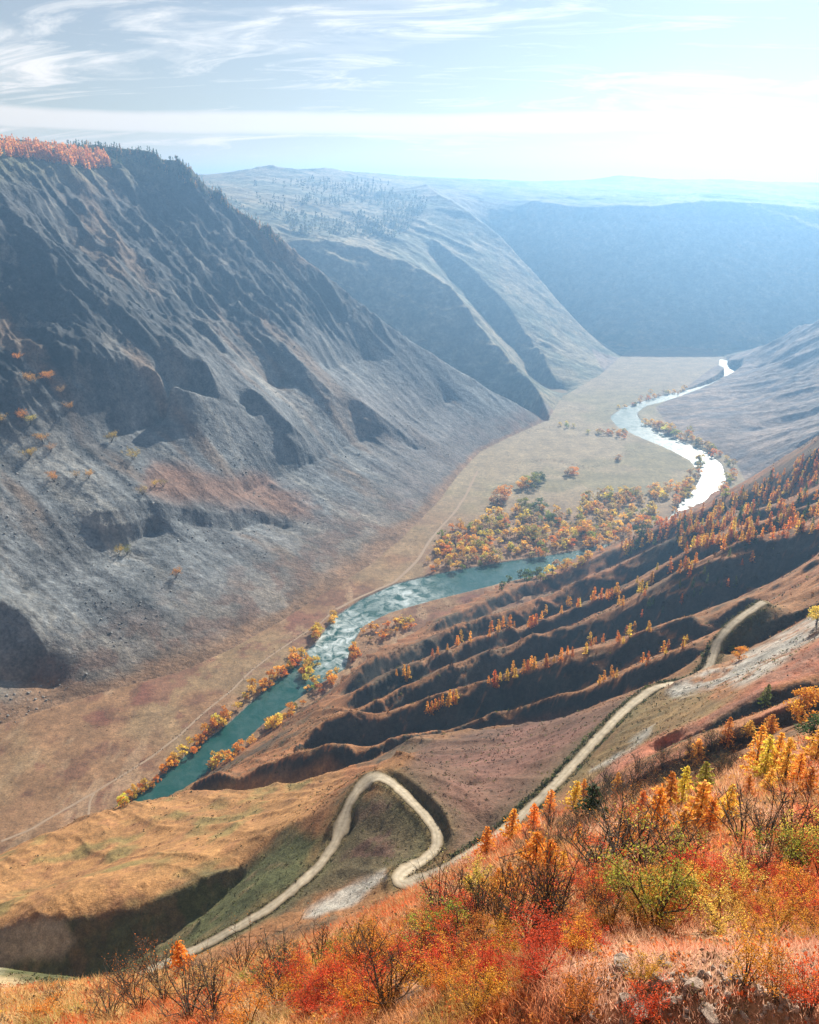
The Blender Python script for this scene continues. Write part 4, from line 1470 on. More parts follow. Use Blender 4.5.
# ---------------------------------------------------------------- larches on the ribbed hillside
r2 = np.random.default_rng(11)
AUT = ((ORANGE, 5), (RUST, 2.5), (GOLD, 4), (GREEN, 1.2), (DKGREEN, .8))
forest = Z(1, (819, 45), (700, 118), (560, 198), (430, 258), (300, 308), (180, 358), (0, 443), (0, 500), (120, 450), (215, 405), (250, 460), (400, 440), (560, 400), (640, 415), (819, 385))
grow(scatter(forest, 270, r2, 1.5), (6, 13), 'larch_tree', 'larch', LARCH_FAR, AUT, lambda c: c + ' larch in the dense wood on the upper right ridge above the river', 'larches of the ridge wood', 1.25, r2)
for line, n, jy, hp, lab, grp in (
        (Z(1, (560, 345), (420, 405), (300, 445), (200, 505), (100, 575)) + Z(2, (819, 190), (750, 228), (650, 255), (540, 290), (450, 332), (380, 362), (320, 360), (250, 384), (170, 410), (100, 438), (0, 480)), 52, 1.5, (6, 13), ' larch in the thin line along the second bright ridge crest from the river', 'larches of the second crest'),
        (Z(1, (570, 400), (440, 445), (280, 520), (150, 595), (10, 676)) + Z(2, (800, 255), (720, 295)), 26, 2, (7, 14), ' larch on the third bright ridge crest from the river', 'larches of the third crest'),
        (Z(2, (819, 398), (740, 425), (650, 445), (580, 470), (500, 500), (420, 530), (340, 560), (250, 590)), 34, 3.0, (6, 13), ' larch just under the bright crest in the middle of the hillside', 'larches of the middle crest'),
        (Z(2, (140, 660), (90, 670), (40, 690), (0, 705)) + Z(4, (800, 262), (760, 280), (710, 295)), 16, 2.5, (7, 12), ' larch near the low end of the middle crest above the loop of road', 'larches at the low end of the middle crest'),
        (Z(2, (819, 540), (770, 560), (700, 585)) + Z(3, (100, 318), (150, 280), (220, 250), (300, 220)), 15, 2.0, (6, 12), ' larch along the crest directly above the straight stretch of road', 'larches above the straight road'),
        (Z(3, (60, 175), (90, 180), (130, 165)) + Z(1, (0, 805), (80, 800), (110, 790)), 6, 1.5, (8, 12), ' larch at the bright crest end left of the upper road bend', 'larches left of the upper road bend'),
        (Z(4, (610, 190), (655, 170), (645, 225)), 5, 3, (6, 11), ' larch on the dark end of the third crest near the rapids', 'larches near the rapids')):
    grow(along(line, n, 2.5, jy, r2), hp, 'larch_tree', 'larch', LARCH_FAR, ((ORANGE, 5), (RUST, 2), (GOLD, 5)), lambda c, lab=lab: c + lab, grp, 1.15, r2)
shade = Z(1, (50, 690), (200, 590), (420, 480), (560, 420), (560, 560), (420, 640), (200, 720), (60, 760))
grow(scatter(shade, 22, r2, 3), (6, 12), 'larch_tree', 'larch', LARCH_FAR, ((RUST, 4), (GREEN, 2), (DKGREEN, 3)), lambda c: c + ' larch standing in the shaded hollow below the third crest', 'larches of the shaded hollow', 1.0, r2)

# ---------------------------------------------------------------- trees by the water and on the flats
YEL = ((GOLD, 5), (ORANGE, 5), (YELLOW, 2), (RUST, 1))
rowA = [(122, 806), (150, 786), (178, 762), (200, 742)]
rowB = [(200, 742), (228, 718), (250, 698), (268, 683)]
rowC = [(270, 684), (290, 668), (303, 655)]
rowD = [(304, 684), (312, 668), (308, 650), (316, 636), (330, 618)]
for ln, n, lab in ((rowA, 26, ' tree in the riverside row where the low grassy hump hides the water'), (rowB, 30, ' tree in the riverside row between the footpath and the deep green water'),
                   (rowC, 18, ' tree in the riverside row just downstream of the rapids'), (rowD, 26, ' tree of the crowded clump beside the rapids')):
    grow(along(ln, n, 3, 2.2, r2), (6, 11), 'riverside_tree', 'tree', ROUND_FAR, YEL if ln is not rowD else ((GOLD, 5), (YELLOW, 5), (ORANGE, 2)), lambda c, lab=lab: c + lab, 'trees on the far bank of the river', 1.0, r2)
for ln, n, lab in ((Z(4, (20, 485), (75, 445), (130, 405), (165, 385)), 14, ' tree on the near bank below the eroded dark bluff'), (Z(4, (200, 355), (240, 325), (290, 290), (315, 262)), 14, ' tree on the near bank by the reddish slope'),
                   (Z(4, (345, 232), (370, 222), (430, 170), (440, 165)), 8, ' tree on the near bank across from the rapids'), (Z(4, (478, 140), (488, 120), (485, 90)), 6, ' bushy tree at the bend below the bare bank flat')):
    grow(along(ln, n, 2.5, 2.0, r2), (6, 12), 'riverside_tree', 'tree', ROUND_FAR, YEL + ((LIME, 2),), lambda c, lab=lab: c + lab, 'trees on the near bank of the river', 1.1, r2)
grow(scatter(Z(4, (490, 40), (560, 15), (730, 0), (720, 25), (620, 50), (520, 75)), 16, r2, 3), (4, 7), 'flat_shrub', 'shrub', BUSH_FAR, ((TAN, 3), (ORANGE, 3), (GOLD, 2)), lambda c: c + ' low shrub on the bare flat inside the river bend', 'shrubs inside the river bend', 1.6, r2)
grow(scatter([(490, 590), (520, 578), (545, 572), (545, 580), (500, 592)], 10, r2, 2), (7, 11), 'riverside_tree', 'tree', ROUND_FAR, ((GREEN, 3), (LIME, 1)), 'green tree on the near bank beside the blue water', 'green trees by the blue water', 1.0, r2)
grow(along([(540, 575), (565, 568), (600, 556)], 16, 3, 3, r2), (5, 10), 'riverside_tree', 'tree', ROUND_FAR, ((GOLD, 3), (YELLOW, 2), (TAN, 1)), lambda c: c + ' tree on the sunny near bank where the river leaves the hillside', 'trees where the river leaves the hillside', 1.2, r2)


def R2b(*p):
    return [(380 + x / 2.559, 440 + y / 2.559) for x, y in p]


TH = ((TAN, 5), (ORANGE, 3), (GOLD, 4), (YELLOW, 2), (LIME, 2))
for poly_, n, lab, grp in (
        (R2b((120, 300), (160, 240), (220, 215), (330, 185), (350, 300), (250, 330), (130, 338)), 120, ' tree in the downstream end of the wood on the valley flat', 'wood on the valley flat, downstream end'),
        (R2b((330, 185), (450, 185), (520, 190), (520, 260), (420, 305), (350, 305)), 88, ' tree in the heart of the wood on the valley flat', 'wood on the valley flat, heart'),
        (R2b((520, 150), (640, 145), (720, 190), (720, 225), (640, 255), (520, 280)), 110, ' tree in the wood on the flat between the two river arms', 'wood on the valley flat, between the river arms'),
        (R2b((560, 142), (700, 130), (790, 112), (775, 150), (700, 160), (560, 165)), 40, ' tree in the strip of wood against the open meadow', 'strip of wood against the meadow')):
    grow(scatter(poly_, n, r2, 1.6), (5.5, 10), 'valley_tree', 'tree', ROUND_FAR, TH, lambda c, lab=lab: c + lab, grp, 1.15, r2)
for (x, y), hp, c, lab in ((R2b((390, 118))[0], 19, LIME, 'wide yellow green tree standing out into the meadow above the wood'), (R2b((365, 122))[0], 16, GOLD, 'golden crowned tree beside the wide yellow green one in the meadow'),
                           (R2b((410, 108))[0], 15, GREEN, 'green tree at the meadow tip of the detached clump'), (R2b((318, 150))[0], 20, ORANGE, 'tall orange tree at the head of the detached meadow clump'),
                           (R2b((300, 165))[0], 18, TAN, 'tan tree leaning over the footpath side of the meadow clump'), (R2b((370, 180))[0], 18, LIME, 'broad yellow green tree joining the clump to the wood'),
                           (R2b((408, 182))[0], 17, GREEN, 'broad green tree at the edge between clump and wood'), (R2b((392, 252))[0], 20, LIME, 'biggest yellow green tree in the middle of the wood'),
                           (R2b((440, 215))[0], 15, GREEN, 'green tree behind the biggest yellow green tree in the wood'), (R2b((520, 245))[0], 21, ORANGE, 'tallest orange tree in the middle of the wood'),
                           (R2b((668, 245))[0], 19, DKGREEN, 'dark green tree where the wood meets the upper river arm'), (R2b((610, 52))[0], 9, TAN, 'lone tan tree far up the open meadow'),
                           (R2b((495, 88))[0], 11, ORANGE, 'orange tree at the end of the dark meadow ditch'), (R2b((480, 90))[0], 10, TAN, 'tan tree beside the orange one at the meadow ditch')):
    P = hit(x, y)[0]
    plant('valley_tree', 'tree', P, metres(P, hp * .72), ROUND_LOW, c, lab, None, 1.5, r2)


def R1b(*p):
    return [(500 + x / 2.567, 320 + y / 2.567) for x, y in p]


for ln, n, hp, lab, grp in ((R1b((380, 265), (430, 290), (500, 310), (560, 345), (610, 380)), 42, (4, 9), ' tree on the far bank of the bright upper river', 'trees on the far bank of the upper river'),
                            (R1b((520, 360), (505, 400), (470, 450), (440, 500)), 22, (5, 9), ' tree on the meadow bank of the bright upper river', 'trees on the meadow bank of the upper river'),
                            (R1b((600, 400), (580, 430), (565, 450)), 12, (5, 9), ' tree between the bright river and the hillside crest', 'trees between river and crest'),
                            (R1b((130, 268), (200, 280), (270, 290), (330, 300)), 20, (3, 6), ' tree in the line across the meadow mouth of the side valley', 'tree line across the side valley mouth'),
                            (R1b((300, 232), (350, 212), (420, 190), (500, 182)), 22, (3, 5), ' tree along the upstream bank far up the valley', 'trees far up the valley')):
    grow(along(ln, n, 2.2, 1.8, r2), hp, 'valley_tree', 'tree', ROUND_FAR, TH, lambda c, lab=lab: c + lab, grp, 1.3, r2)

# ---------------------------------------------------------------- the few shrubs on the scree
for i, (x, y, hp, c, lab) in enumerate(((57, 130, 8, ORANGE, 'topmost orange shrub on the grey scree, right under the dark cliff'), (100, 205, 12, GOLD, 'tall golden shrub on the scree, left of the wide orange one'), (148, 200, 13, ORANGE, 'wide orange shrub in the pair high on the scree'),
                                        (198, 235, 9, TAN, 'tan shrub just below the pair on the scree'), (220, 285, 8, ORANGE, 'small orange shrub beside the smooth scree chute'), (70, 320, 11, ORANGE, 'orange shrub in the touching pair on the left of the scree'),
                                        (95, 330, 10, YELLOW, 'yellow shrub in the touching pair on the left of the scree'), (137, 388, 10, GOLD, 'golden shrub above the pale one in the middle of the scree'), (160, 415, 8, TAN, 'pale tan shrub in the middle of the scree'),
                                        (92, 438, 11, YELLOW, 'yellow shrub casting a dark shadow low on the left scree'), (352, 385, 10, YELLOW, 'yellow shrub with a shadow right of the smooth chute, upper of two'), (420, 440, 11, YELLOW, 'yellow shrub right of the smooth chute, lower of two'),
                                        (172, 510, 10, ORANGE, 'wide low orange shrub on the lower scree'), (240, 498, 7, TAN, 'small tan shrub next to the golden one on the lower scree'), (280, 498, 8, GOLD, 'golden shrub at the edge of the lower scree'),
                                        (450, 550, 8, TAN, 'tan shrub on the lip of the dark ledge'), (488, 526, 7, GOLD, 'golden shrub above the ledge, first of two'), (515, 524, 7, TAN, 'tan shrub above the ledge, second of two'),
                                        (375, 738, 8, YELLOW, 'left yellow shrub of the pair under the dark ledge'), (400, 738, 8, LIME, 'right yellow green shrub of the pair under the dark ledge'), (555, 812, 9, ORANGE, 'lone orange shrub low on the scree above the river flat'), (0, 330, 10, YELLOW, 'yellow shrub cut by the picture edge on the scree'))):
    x, y = Z(7, (x, y))[0]
    P = hit(x, y)[0]
    plant('scree_shrub', 'shrub', P, metres(P, hp), BUSH, c, lab, 'shrubs on the scree', 1.3, r2)


# the largest in the picture stand as single trees; what is left of the woods is one mass per wood
for nm, most, wood in (('larch_tree', 250, 'ridge_wood'), ('valley_tree', 280, 'valley_wood'), ('riverside_tree', 290, ''), ('flat_shrub', 99, '')):
    w_ = sorted(WAITING.get(nm, []), key=lambda q: -q[0])
    for _, a in w_[:most]:
        plant_far(*a)
    V, Fq, cc, fm_, o_n = [], [], [], [], 0
    for _, (n_, c_, P, h, libr, colr, lb, gr, wid, rs, k) in w_[most:]:
        me = libr[rs.integers(len(libr))]
        v = np.empty(len(me.vertices) * 3, np.float32)
        me.vertices.foreach_get('co', v)
        q4 = np.empty(len(me.loops), np.int32)
        me.loops.foreach_get('vertex_index', q4)
        mi = np.empty(len(me.polygons), np.int32)
        me.polygons.foreach_get('material_index', mi)
        ca = np.empty(len(me.vertices) * 4, np.float32)
        me.color_attributes['alb'].data.foreach_get('color', ca)
        v = v.reshape(-1, 3) * [h * wid, h * wid, h] + P
        V.append(v)
        Fq.append(q4.reshape(-1, 4) + o_n)
        fm_.append(mi)
        cc.append(ca.reshape(-1, 4)[:, :3] * np.array(vary(colr, rs, k)[:3]))
        o_n += len(v)
    if V:
        mesh_obj(wood, np.concatenate(V), np.concatenate(Fq), None, cols=np.clip(np.concatenate(cc), 0, .95), smooth_=False, mats=[M_GRASS, M_BARK], fmat=np.concatenate(fm_))['kind'] = 'stuff'
# ---------------------------------------------------------------- trees of the near slope
r3 = np.random.default_rng(23)


def near_trees(rows, name, cat, libr, group=None, k=.1, **kw):
    for x, y, hp, w, c, lab in rows:
        P = hit(x, y)[0]
        P[2] -= .05
        plant(name, cat, P, metres(P, hp) * (.84 if name == 'larch_tree' and x < 600 else .78 if name == 'bare_shrub' and hp > 50 else .62 if name == 'autumn_shrub' else .9 if name == 'willow_shrub' else 1), libr, c, lab, group, w, r3, k=k, **kw)


near_trees([
    (183, 982, 42, 1.7, ORANGE, 'lone orange larch in front of the lower end of the road'),
    (487, 858, 34, 1.4, ORANGE, 'leftmost orange larch leaning over the straight road'),
    (511, 842, 36, 1.5, ORANGE, 'orange larch second from the left against the straight road'),
    (533, 834, 34, 1.4, ORANGE, 'orange larch third from the left against the straight road'),
    (549, 816, 30, 1.4, ORANGE, 'orange larch where the straight road clears the near trees'),
    (572, 812, 36, 1.5, GOLD, 'golden larch touching the dark green one by the road'),
    (583, 806, 30, 1.2, ORANGE, 'slim orange larch between the golden and the dark green one'),
    (590, 818, 38, 2.0, DKGREEN, 'dark green bushy conifer in the row of larches by the road'),
    (578, 850, 30, 1.1, ORANGE, 'slim orange larch standing alone right of the wide orange pair'),
    (535, 868, 40, 1.9, ORANGE, 'wide orange larch, left of a close pair over the bare shrubs'),
    (550, 872, 36, 1.6, ORANGE, 'wide orange larch, right of a close pair over the bare shrubs'),
    (562, 876, 28, 1.2, ORANGE, 'small orange larch at the foot of the close pair'),
    (498, 894, 28, 1.4, ORANGE, 'orange larch behind the dark leafless shrubs, left one'),
    (508, 890, 30, 1.2, ORANGE, 'orange larch behind the dark leafless shrubs, right one'),
    (470, 894, 20, 1.6, GOLD, 'stubby golden larch at the left end of the near trees'),
    (617, 794, 20, 1.4, ORANGE, 'small orange larch on the red ridge flank'),
    (656, 836, 46, 1.7, ORANGE, 'tall orange larch at the left of the golden grove'),
    (668, 816, 42, 1.3, RUST, 'rusty larch close behind the tall orange one'),
    (680, 810, 42, 1.1, GOLD, 'slender golden larch beside the rusty one'),
    (697, 836, 52, 1.6, GOLD, 'broad golden larch at the heart of the golden grove'),
    (707, 838, 40, 1.5, ORANGE, 'orange larch right against the broad golden one'),
    (724, 826, 42, 1.3, GOLD, 'golden larch at the right edge of the golden grove'),
    (680, 838, 28, 1.3, ORANGE, 'short orange larch between the tall orange and broad golden ones'),
    (703, 796, 32, 1.6, LIME, 'yellow green young larch above the golden grove'),
    (697, 848, 22, 1.2, RUST, 'little rusty larch under the broad golden one'),
    (748, 800, 24, 1.5, RUST, 'rusty larch between the golden grove and the golden wall of larches'),
    (754, 776, 48, 1.2, GOLD, 'leftmost tall larch of the golden wall on the right slope'),
    (763, 780, 46, 1.2, GOLD, 'second tall larch of the golden wall on the right slope'),
    (772, 778, 44, 1.2, GOLD, 'third tall larch of the golden wall on the right slope'),
    (784, 784, 46, 1.3, GOLD, 'fourth tall larch of the golden wall on the right slope'),
    (796, 788, 34, 1.5, ORANGE, 'orange larch at the right end of the golden wall'),
    (806, 800, 34, 1.6, RUST, 'rusty orange larch in front of the right end of the golden wall'),
    (766, 794, 26, 1.5, GOLD, 'short golden larch at the foot of the golden wall'),
    (815, 764, 38, 1.8, GOLD, 'golden larch cut by the picture edge on the right slope'),
    (764, 706, 22, 1.4, GREEN, 'small green larch in the shaded gully of the right slope'),
    (726, 744, 26, 1.3, RUST, 'small rusty larch on the bright rib left of the big orange tree'),
    (696, 762, 22, 2.0, GOLD, 'bushy golden larch on the bright rib'),
    (770, 734, 20, 2.2, ORANGE, 'low orange larch left below the big orange tree'),
    (748, 736, 16, 2.0, GOLD, 'low golden larch beside the low orange one'),
    (626, 846, 30, 1.3, ORANGE, 'orange larch standing among purple bare shrubs'),
    (592, 866, 20, 1.6, TAN, 'tan larch at the edge of the purple bare shrubs'),
    (640, 818, 26, 1.5, RUST, 'rusty larch in the dark brush left of the golden grove'),
    (605, 826, 18, 1.6, DKGREEN, 'low dark conifer in the brush below the red ridge'),
], 'larch_tree', 'larch', LARCH)
near_trees([
    (800, 724, 36, 1.2, ORANGE, 'big round orange tree standing over the shaded gully'),
    (812, 742, 26, 1.6, DKGREEN, 'dark green undergrown tree below the big round orange one'),
    (739, 660, 13, 1.5, ORANGE, 'round orange tree by itself at the upper road bend'),
    (730, 654, 9, 1.4, LIME, 'yellow green bush tree just left of the lone round orange one'),
    (816, 625, 20, 1.4, YELLOW, 'yellow tree at the picture edge above the grey scree'),
], 'broadleaf_tree', 'tree', ROUND)
DK = ((DKGREEN, 2), (TAN, 1), (RUST, 1))
# dark leafless and half-leafless brush of the near gullies
grow(scatter([(600, 790), (640, 770), (700, 745), (740, 735), (745, 770), (720, 790), (690, 795), (640, 806), (560, 852), (520, 868), (500, 880), (520, 850)], 85, r3, 2), (10, 20), 'bare_shrub', 'shrub', BUSH_THIN, ((RUST, 2), (TAN, 1), (DKGREEN, 3)),
     lambda c: 'dark bare shrub with few ' + c + ' leaves in the brush between the larches', 'bare brush between the larches', 1.3, r3, parts=True)
near_trees([
    (527, 944, 100, .75, RUST, 'tallest dark leafless shrub, fanned out before the straight road'),
    (548, 940, 92, .7, RUST, 'dark leafless shrub leaning right beside the tallest one'),
    (480, 936, 66, .8, DKGREEN, 'dark leafless shrub left of the tallest one'),
    (500, 938, 74, .6, RUST, 'narrow dark leafless shrub touching the tallest one'),
    (440, 926, 44, 1.0, TAN, 'grey twiggy shrub on the slope edge below the road'),
    (388, 1010, 66, 1.0, RUST, 'dark twiggy shrub on the red patch at the bottom of the slope'),
    (215, 1022, 52, 1.2, RUST, 'dark bare shrub with a bent stem low on the left slope'),
    (190, 1020, 40, 1.2, TAN, 'smaller bare shrub left of the one with a bent stem'),
    (640, 868, 60, 1.5, RUST, 'purple brown bare shrub in the middle of the slope'),
    (618, 858, 46, 1.6, RUST, 'purple brown bare shrub left of the middle one'),
    (600, 872, 44, 1.5, DKGREEN, 'grey bare shrub behind the yellow green willow'),
    (670, 872, 44, 1.4, RUST, 'low purple bare shrub right of the middle one'),
    (765, 850, 66, 1.2, RUST, 'spreading bare shrub on the right slope under the golden wall'),
    (790, 848, 70, 1.1, RUST, 'bare shrub with upright stems near the right picture edge'),
    (742, 846, 44, 1.3, TAN, 'low bare shrub left of the spreading one'),
    (815, 850, 56, 1.2, RUST, 'bare shrub cut by the right picture edge'),
    (110, 1020, 26, 1.4, TAN, 'small bare shrub in the pale grass at the lower left'),
], 'bare_shrub', 'shrub', BUSH_THIN, part='leaves', stem='stems')
near_trees([
    (608, 900, 56, 1.3, RED, 'bright red shrub in the middle of the slope'), (590, 908, 34, 1.5, RED, 'low red shrub left of the bright one'),
    (735, 876, 34, 2.2, RED, 'wide red shrub on the upper right slope'), (700, 884, 30, 2.0, ORANGE, 'wide orange shrub under the wide red one'),
    (545, 962, 46, 1.9, RED, 'broad red shrub in front of the tall leafless one'), (505, 962, 36, 1.7, ORANGE, 'orange shrub left of the broad red one'),
    (575, 960, 36, 1.6, ORANGE, 'orange shrub right of the broad red one'), (430, 985, 46, 1.5, ORANGE, 'orange shrub on the bottom middle slope'),
    (455, 965, 34, 1.6, RED, 'red shrub between two orange ones on the bottom slope'), (330, 1005, 42, 1.6, RED, 'red shrub low on the left part of the slope'),
    (300, 1012, 36, 1.6, ORANGE, 'orange shrub beside the low red one on the left'), (268, 990, 26, 1.6, RED, 'small red shrub higher on the left part of the slope'),
    (365, 978, 36, 1.7, ORANGE, 'orange shrub above the twiggy dark one'), (395, 955, 30, 1.6, RED, 'red shrub near the slope edge left of the dark ones'),
    (660, 908, 42, 1.6, ORANGE, 'orange shrub beside the yellow green willow'), (690, 905, 36, 1.6, GOLD, 'golden shrub on the slope above the pale rocks'),
    (790, 905, 40, 1.6, ORANGE, 'orange shrub on the far right above the grey turf'), (640, 985, 40, 1.1, ORANGE, 'orange shrub tuft behind the rock outcrop'),
    (745, 985, 66, 1.0, ORANGE, 'orange shrub growing out of the pale rocks'), (775, 1000, 60, 1.0, RUST, 'rusty shrub right of the orange one in the rocks'),
    (810, 1015, 70, 1.0, RED, 'red shrub in the bottom right corner'), (575, 1018, 70, .9, RUST, 'rusty shrub at the bottom edge left of the rocks'),
    (640, 1030, 54, 1.0, RED, 'red tuft among the rocks at the bottom edge'), (480, 1016, 52, 1.1, ORANGE, 'orange shrub at the bottom edge near the middle'),
    (250, 1026, 40, 1.4, ORANGE, 'orange shrub at the bottom edge on the left'), (45, 1018, 26, 1.8, ORANGE, 'orange shrub in the bottom left corner'),
    (820, 880, 44, 1.4, RED, 'red shrub at the right picture edge'),
], 'autumn_shrub', 'shrub', BUSH, part='leaves', stem='stems')
near_trees([
    (655, 925, 76, 1.0, LIME, 'yellow green willow shrub in the middle of the slope'), (632, 916, 46, 1.1, LIME, 'smaller yellow green willow left of the middle one'),
    (780, 872, 44, 1.4, LIME, 'yellow green shrub among bare stems on the right'), (740, 900, 30, 1.6, YELLOW, 'yellow shrub below the wide red one'),
    (805, 866, 40, 1.3, YELLOW, 'yellow shrub at the right edge among bare stems'), (335, 968, 22, 1.8, LIME, 'low yellow green shrub on the left slope edge'),
    (265, 985, 18, 2.0, LIME, 'small yellow green shrub left on the slope edge'), (440, 955, 36, 1.4, LIME, 'yellow green shrub left of the tall leafless ones'),
    (480, 900, 24, 1.6, YELLOW, 'yellow shrub below the leftmost larches'), (720, 930, 36, 1.4, YELLOW, 'yellow tuft above the rock outcrop'),
], 'willow_shrub', 'shrub', BUSH, part='leaves', stem='stems')


grow(scatter([(300, 985), (400, 945), (470, 915), (560, 900), (620, 895), (600, 960), (480, 1000), (380, 1015), (300, 1018)], 80, r3, 4), (11, 25), 'autumn_shrub', 'shrub', BUSH, ((RED, 5), (ORANGE, 3), (RUST, 3)),
     lambda c: 'low ' + c + ' shrub in the carpet below the tall leafless shrubs', 'low shrubs of the carpet', 1.5, r3, parts=True)
grow(scatter([(620, 895), (819, 850), (819, 960), (700, 925), (620, 930)], 34, r3, 5), (14, 28), 'autumn_shrub', 'shrub', BUSH, ((RED, 4), (ORANGE, 4), (RUST, 2), (GOLD, 1)),
     lambda c: 'low ' + c + ' shrub on the slope under the golden wall of larches', 'low shrubs under the golden wall', 1.5, r3, parts=True)
grow(scatter([(20, 1010), (150, 985), (330, 965), (460, 905), (700, 860), (819, 850), (819, 900), (560, 935), (350, 1010), (150, 1018)], 60, r3, 6), (18, 42), 'bare_shrub', 'shrub', BUSH_THIN, ((RUST, 3), (TAN, 1)),
     lambda c: 'thin dark twiggy shrub with ' + c + ' leaf remnants in the red carpet', 'twiggy shrubs of the red carpet', .9, r3, parts=True)
# ---------------------------------------------------------------- rocks of the near slope
def rock_mesh(rs):
    bm = bpy.data.meshes.new('rock')
    import bmesh
    b = bmesh.new()
    bmesh.ops.create_icosphere(b, subdivisions=3, radius=.5)
    s = rs.integers(0, 1000)
    cuts = rs.normal(size=(11, 3))
    cuts /= np.linalg.norm(cuts, axis=1)[:, None]
    lim = rs.uniform(.20, .40, 11)
    for v in b.verts:
        p = np.array(v.co)
        for c_, l_ in zip(cuts, lim):
            d = p @ c_
            if d > l_:
                p = p - c_ * (d - l_) * .98
        p = p * (1 + .10 * float(fbm(np.array(p[0] * 5 + s), np.array(p[1] * 5 + p[2] * 4), 3)))
        v.co = p
    b.to_mesh(bm)
    b.free()
    bm.materials.append(M_STONE)
    return bm


ROCKS = [rock_mesh(np.random.default_rng(300 + i)) for i in range(6)]
for x, y, w, fl_, lab in ((717, 904, 26, .5, 'pale flat rock on the upper right slope'), (738, 900, 16, .6, 'small pale rock right of the flat one'), (770, 892, 18, .6, 'rock below the yellow green shrub on the right'),
                          (622, 966, 24, .7, 'grey rock half sunk in grass left of the outcrop'), (655, 984, 30, .55, 'broad dark rock at the top of the outcrop'), (690, 990, 32, .5, 'broad rock on the right shoulder of the outcrop'),
                          (700, 976, 14, .7, 'small pale rock above the right shoulder of the outcrop'), (645, 1012, 44, .35, 'long pale slab at the foot of the outcrop'), (672, 1004, 22, .6, 'rock wedged between the slab and the shoulder'),
                          (625, 1000, 22, .6, 'rock left of the long pale slab'), (592, 1014, 16, .6, 'small grey rock at the bottom edge left of the outcrop'), (784, 1003, 26, .6, 'pale rock between the two right hand shrubs'),
                          (770, 1010, 16, .7, 'small pale rock below the orange shrub'), (806, 958, 20, .5, 'flat rock in the grey turf at the right'), (735, 978, 16, .6, 'rock at the foot of the orange shrub'),
                          (708, 1014, 34, .4, 'slab at the bottom edge right of the outcrop'), (660, 962, 14, .6, 'small dark rock over the outcrop'), (580, 980, 12, .7, 'small rock in the pink grass'),
                          (745, 1019, 18, .6, 'grey rock at the very bottom right of the slabs')):
    P = hit(x, y)[0]
    s_ = metres(P, w) * .62
    o = bpy.data.objects.new('rock', ROCKS[r3.integers(6)])
    COL.objects.link(o)
    o.location = P + np.array([0, 0, s_ * fl_ * .25])
    o.scale = (s_, s_ * r3.uniform(.55, .9), s_ * fl_ * .85)
    o.rotation_euler = (r3.normal(0, .2) - .3, r3.normal(0, .2), r3.uniform(0, 6.28))
    tag(o, lab, 'rock', 'rocks on the near slope')


# ---------------------------------------------------------------- ground cover nobody could count
def blades(P, h, w, lean, rs):
    """bent two-piece blades rooted at P"""
    n = len(P)
    an = rs.uniform(0, 6.283, n)
    u = np.stack([np.cos(an), np.sin(an), np.zeros(n)], 1) * w[:, None]
    la = rs.uniform(0, 6.283, n)
    ld = np.stack([np.cos(la), np.sin(la), np.zeros(n)], 1) * (h * lean)[:, None] + np.array([-.18, .12, 0]) * h[:, None]
    up = np.array([0, 0, 1.]) * h[:, None]
    a, b = P - u, P + u
    c, d = P + up * .55 + ld * .35 + u * .7, P + up * .55 + ld * .35 - u * .7
    e = P + up * .95 + ld
    V = np.stack([a, b, c, d, e], 1).reshape(-1, 3)
    i = np.arange(n)[:, None] * 5
    # one quad and one degenerate-free quad to the tip
    Fq = np.concatenate([i + [[0, 1, 2, 3]], i + [[3, 2, 4, 4]]], 1).reshape(-1, 4)
    return V, Fq


def tri_obj(name, V, Q, mat, cols):
    """quads whose last corner repeats become triangles"""
    T = np.concatenate([Q[:, [0, 1, 2]], Q[Q[:, 2] != Q[:, 3]][:, [0, 2, 3]]])
    return mesh_obj(name, V, T, mat, cols=cols, smooth_=False)


def near_points(n, r0, r1, az, rs, pw=1.0):
    """points on the near slope, denser close by, inside the field of view and a little beyond"""
    D_ = r0 * (r1 / r0) ** (rs.uniform(0, 1, n) ** pw)
    a = rs.uniform(-az, az, n)
    x, y = D_ * np.sin(a), D_ * np.cos(a)
    return np.stack([x, y, NEAR.z(x, y)], 1), D_


r4 = np.random.default_rng(31)
n = 230000
P, D_ = near_points(n, 8.5, 100, .79, r4)
px, py = project(P[:, 0], P[:, 1], P[:, 2])
cl = fbm(P[:, 0] / 1.6, P[:, 1] / 1.6, 3, seed=201)
keep = (cl > -.28 - .2 * r4.uniform(0, 1, n)) & ~((fbm(P[:, 0] / 3.0, P[:, 1] / 3.0, 3, seed=63) > .38))
P, D_, px, py, cl = P[keep], D_[keep], px[keep], py[keep], cl[keep]
n = len(P)
big = fbm(P[:, 0] / 7, P[:, 1] / 7, 3, seed=202)
h = (.22 + .35 * r4.uniform(0, 1, n) ** 2) * (1 + .5 * cl) * np.clip(D_ / 20, .8, 2.2)
w = .006 * np.clip(D_ / 12, 1, 6) * r4.uniform(.7, 1.5, n)
h *= 1 - .5 * soft(px, 560, 620) * soft(py, 925, 965)
V, Q = blades(P, h, w, r4.uniform(.2, .8, n), r4)
c = np.empty((n, 3))
c[:] = (.60, .34, .17)
c = lerp(c, (.70, .44, .30), soft(big, .0, .4))                           # pinkish straw
c = lerp(c, (.66, .20, .065), soft(fbm(P[:, 0] / 5, P[:, 1] / 5, 3, seed=203), -.1, .3) * .8)  # rusty patches
c = lerp(c, (.70, .50, .20), soft(-px, -430, -150) * .7)                   # golden to the left
c = lerp(c, (.62, .13, .045), soft(fbm(P[:, 0] / 4 + 9, P[:, 1] / 4, 3, seed=204), .12, .38) * .8)
c = lerp(c, (.33, .30, .07), soft(fbm(P[:, 0] / 4 - 9, P[:, 1] / 4, 3, seed=205), .34, .55) * .6)
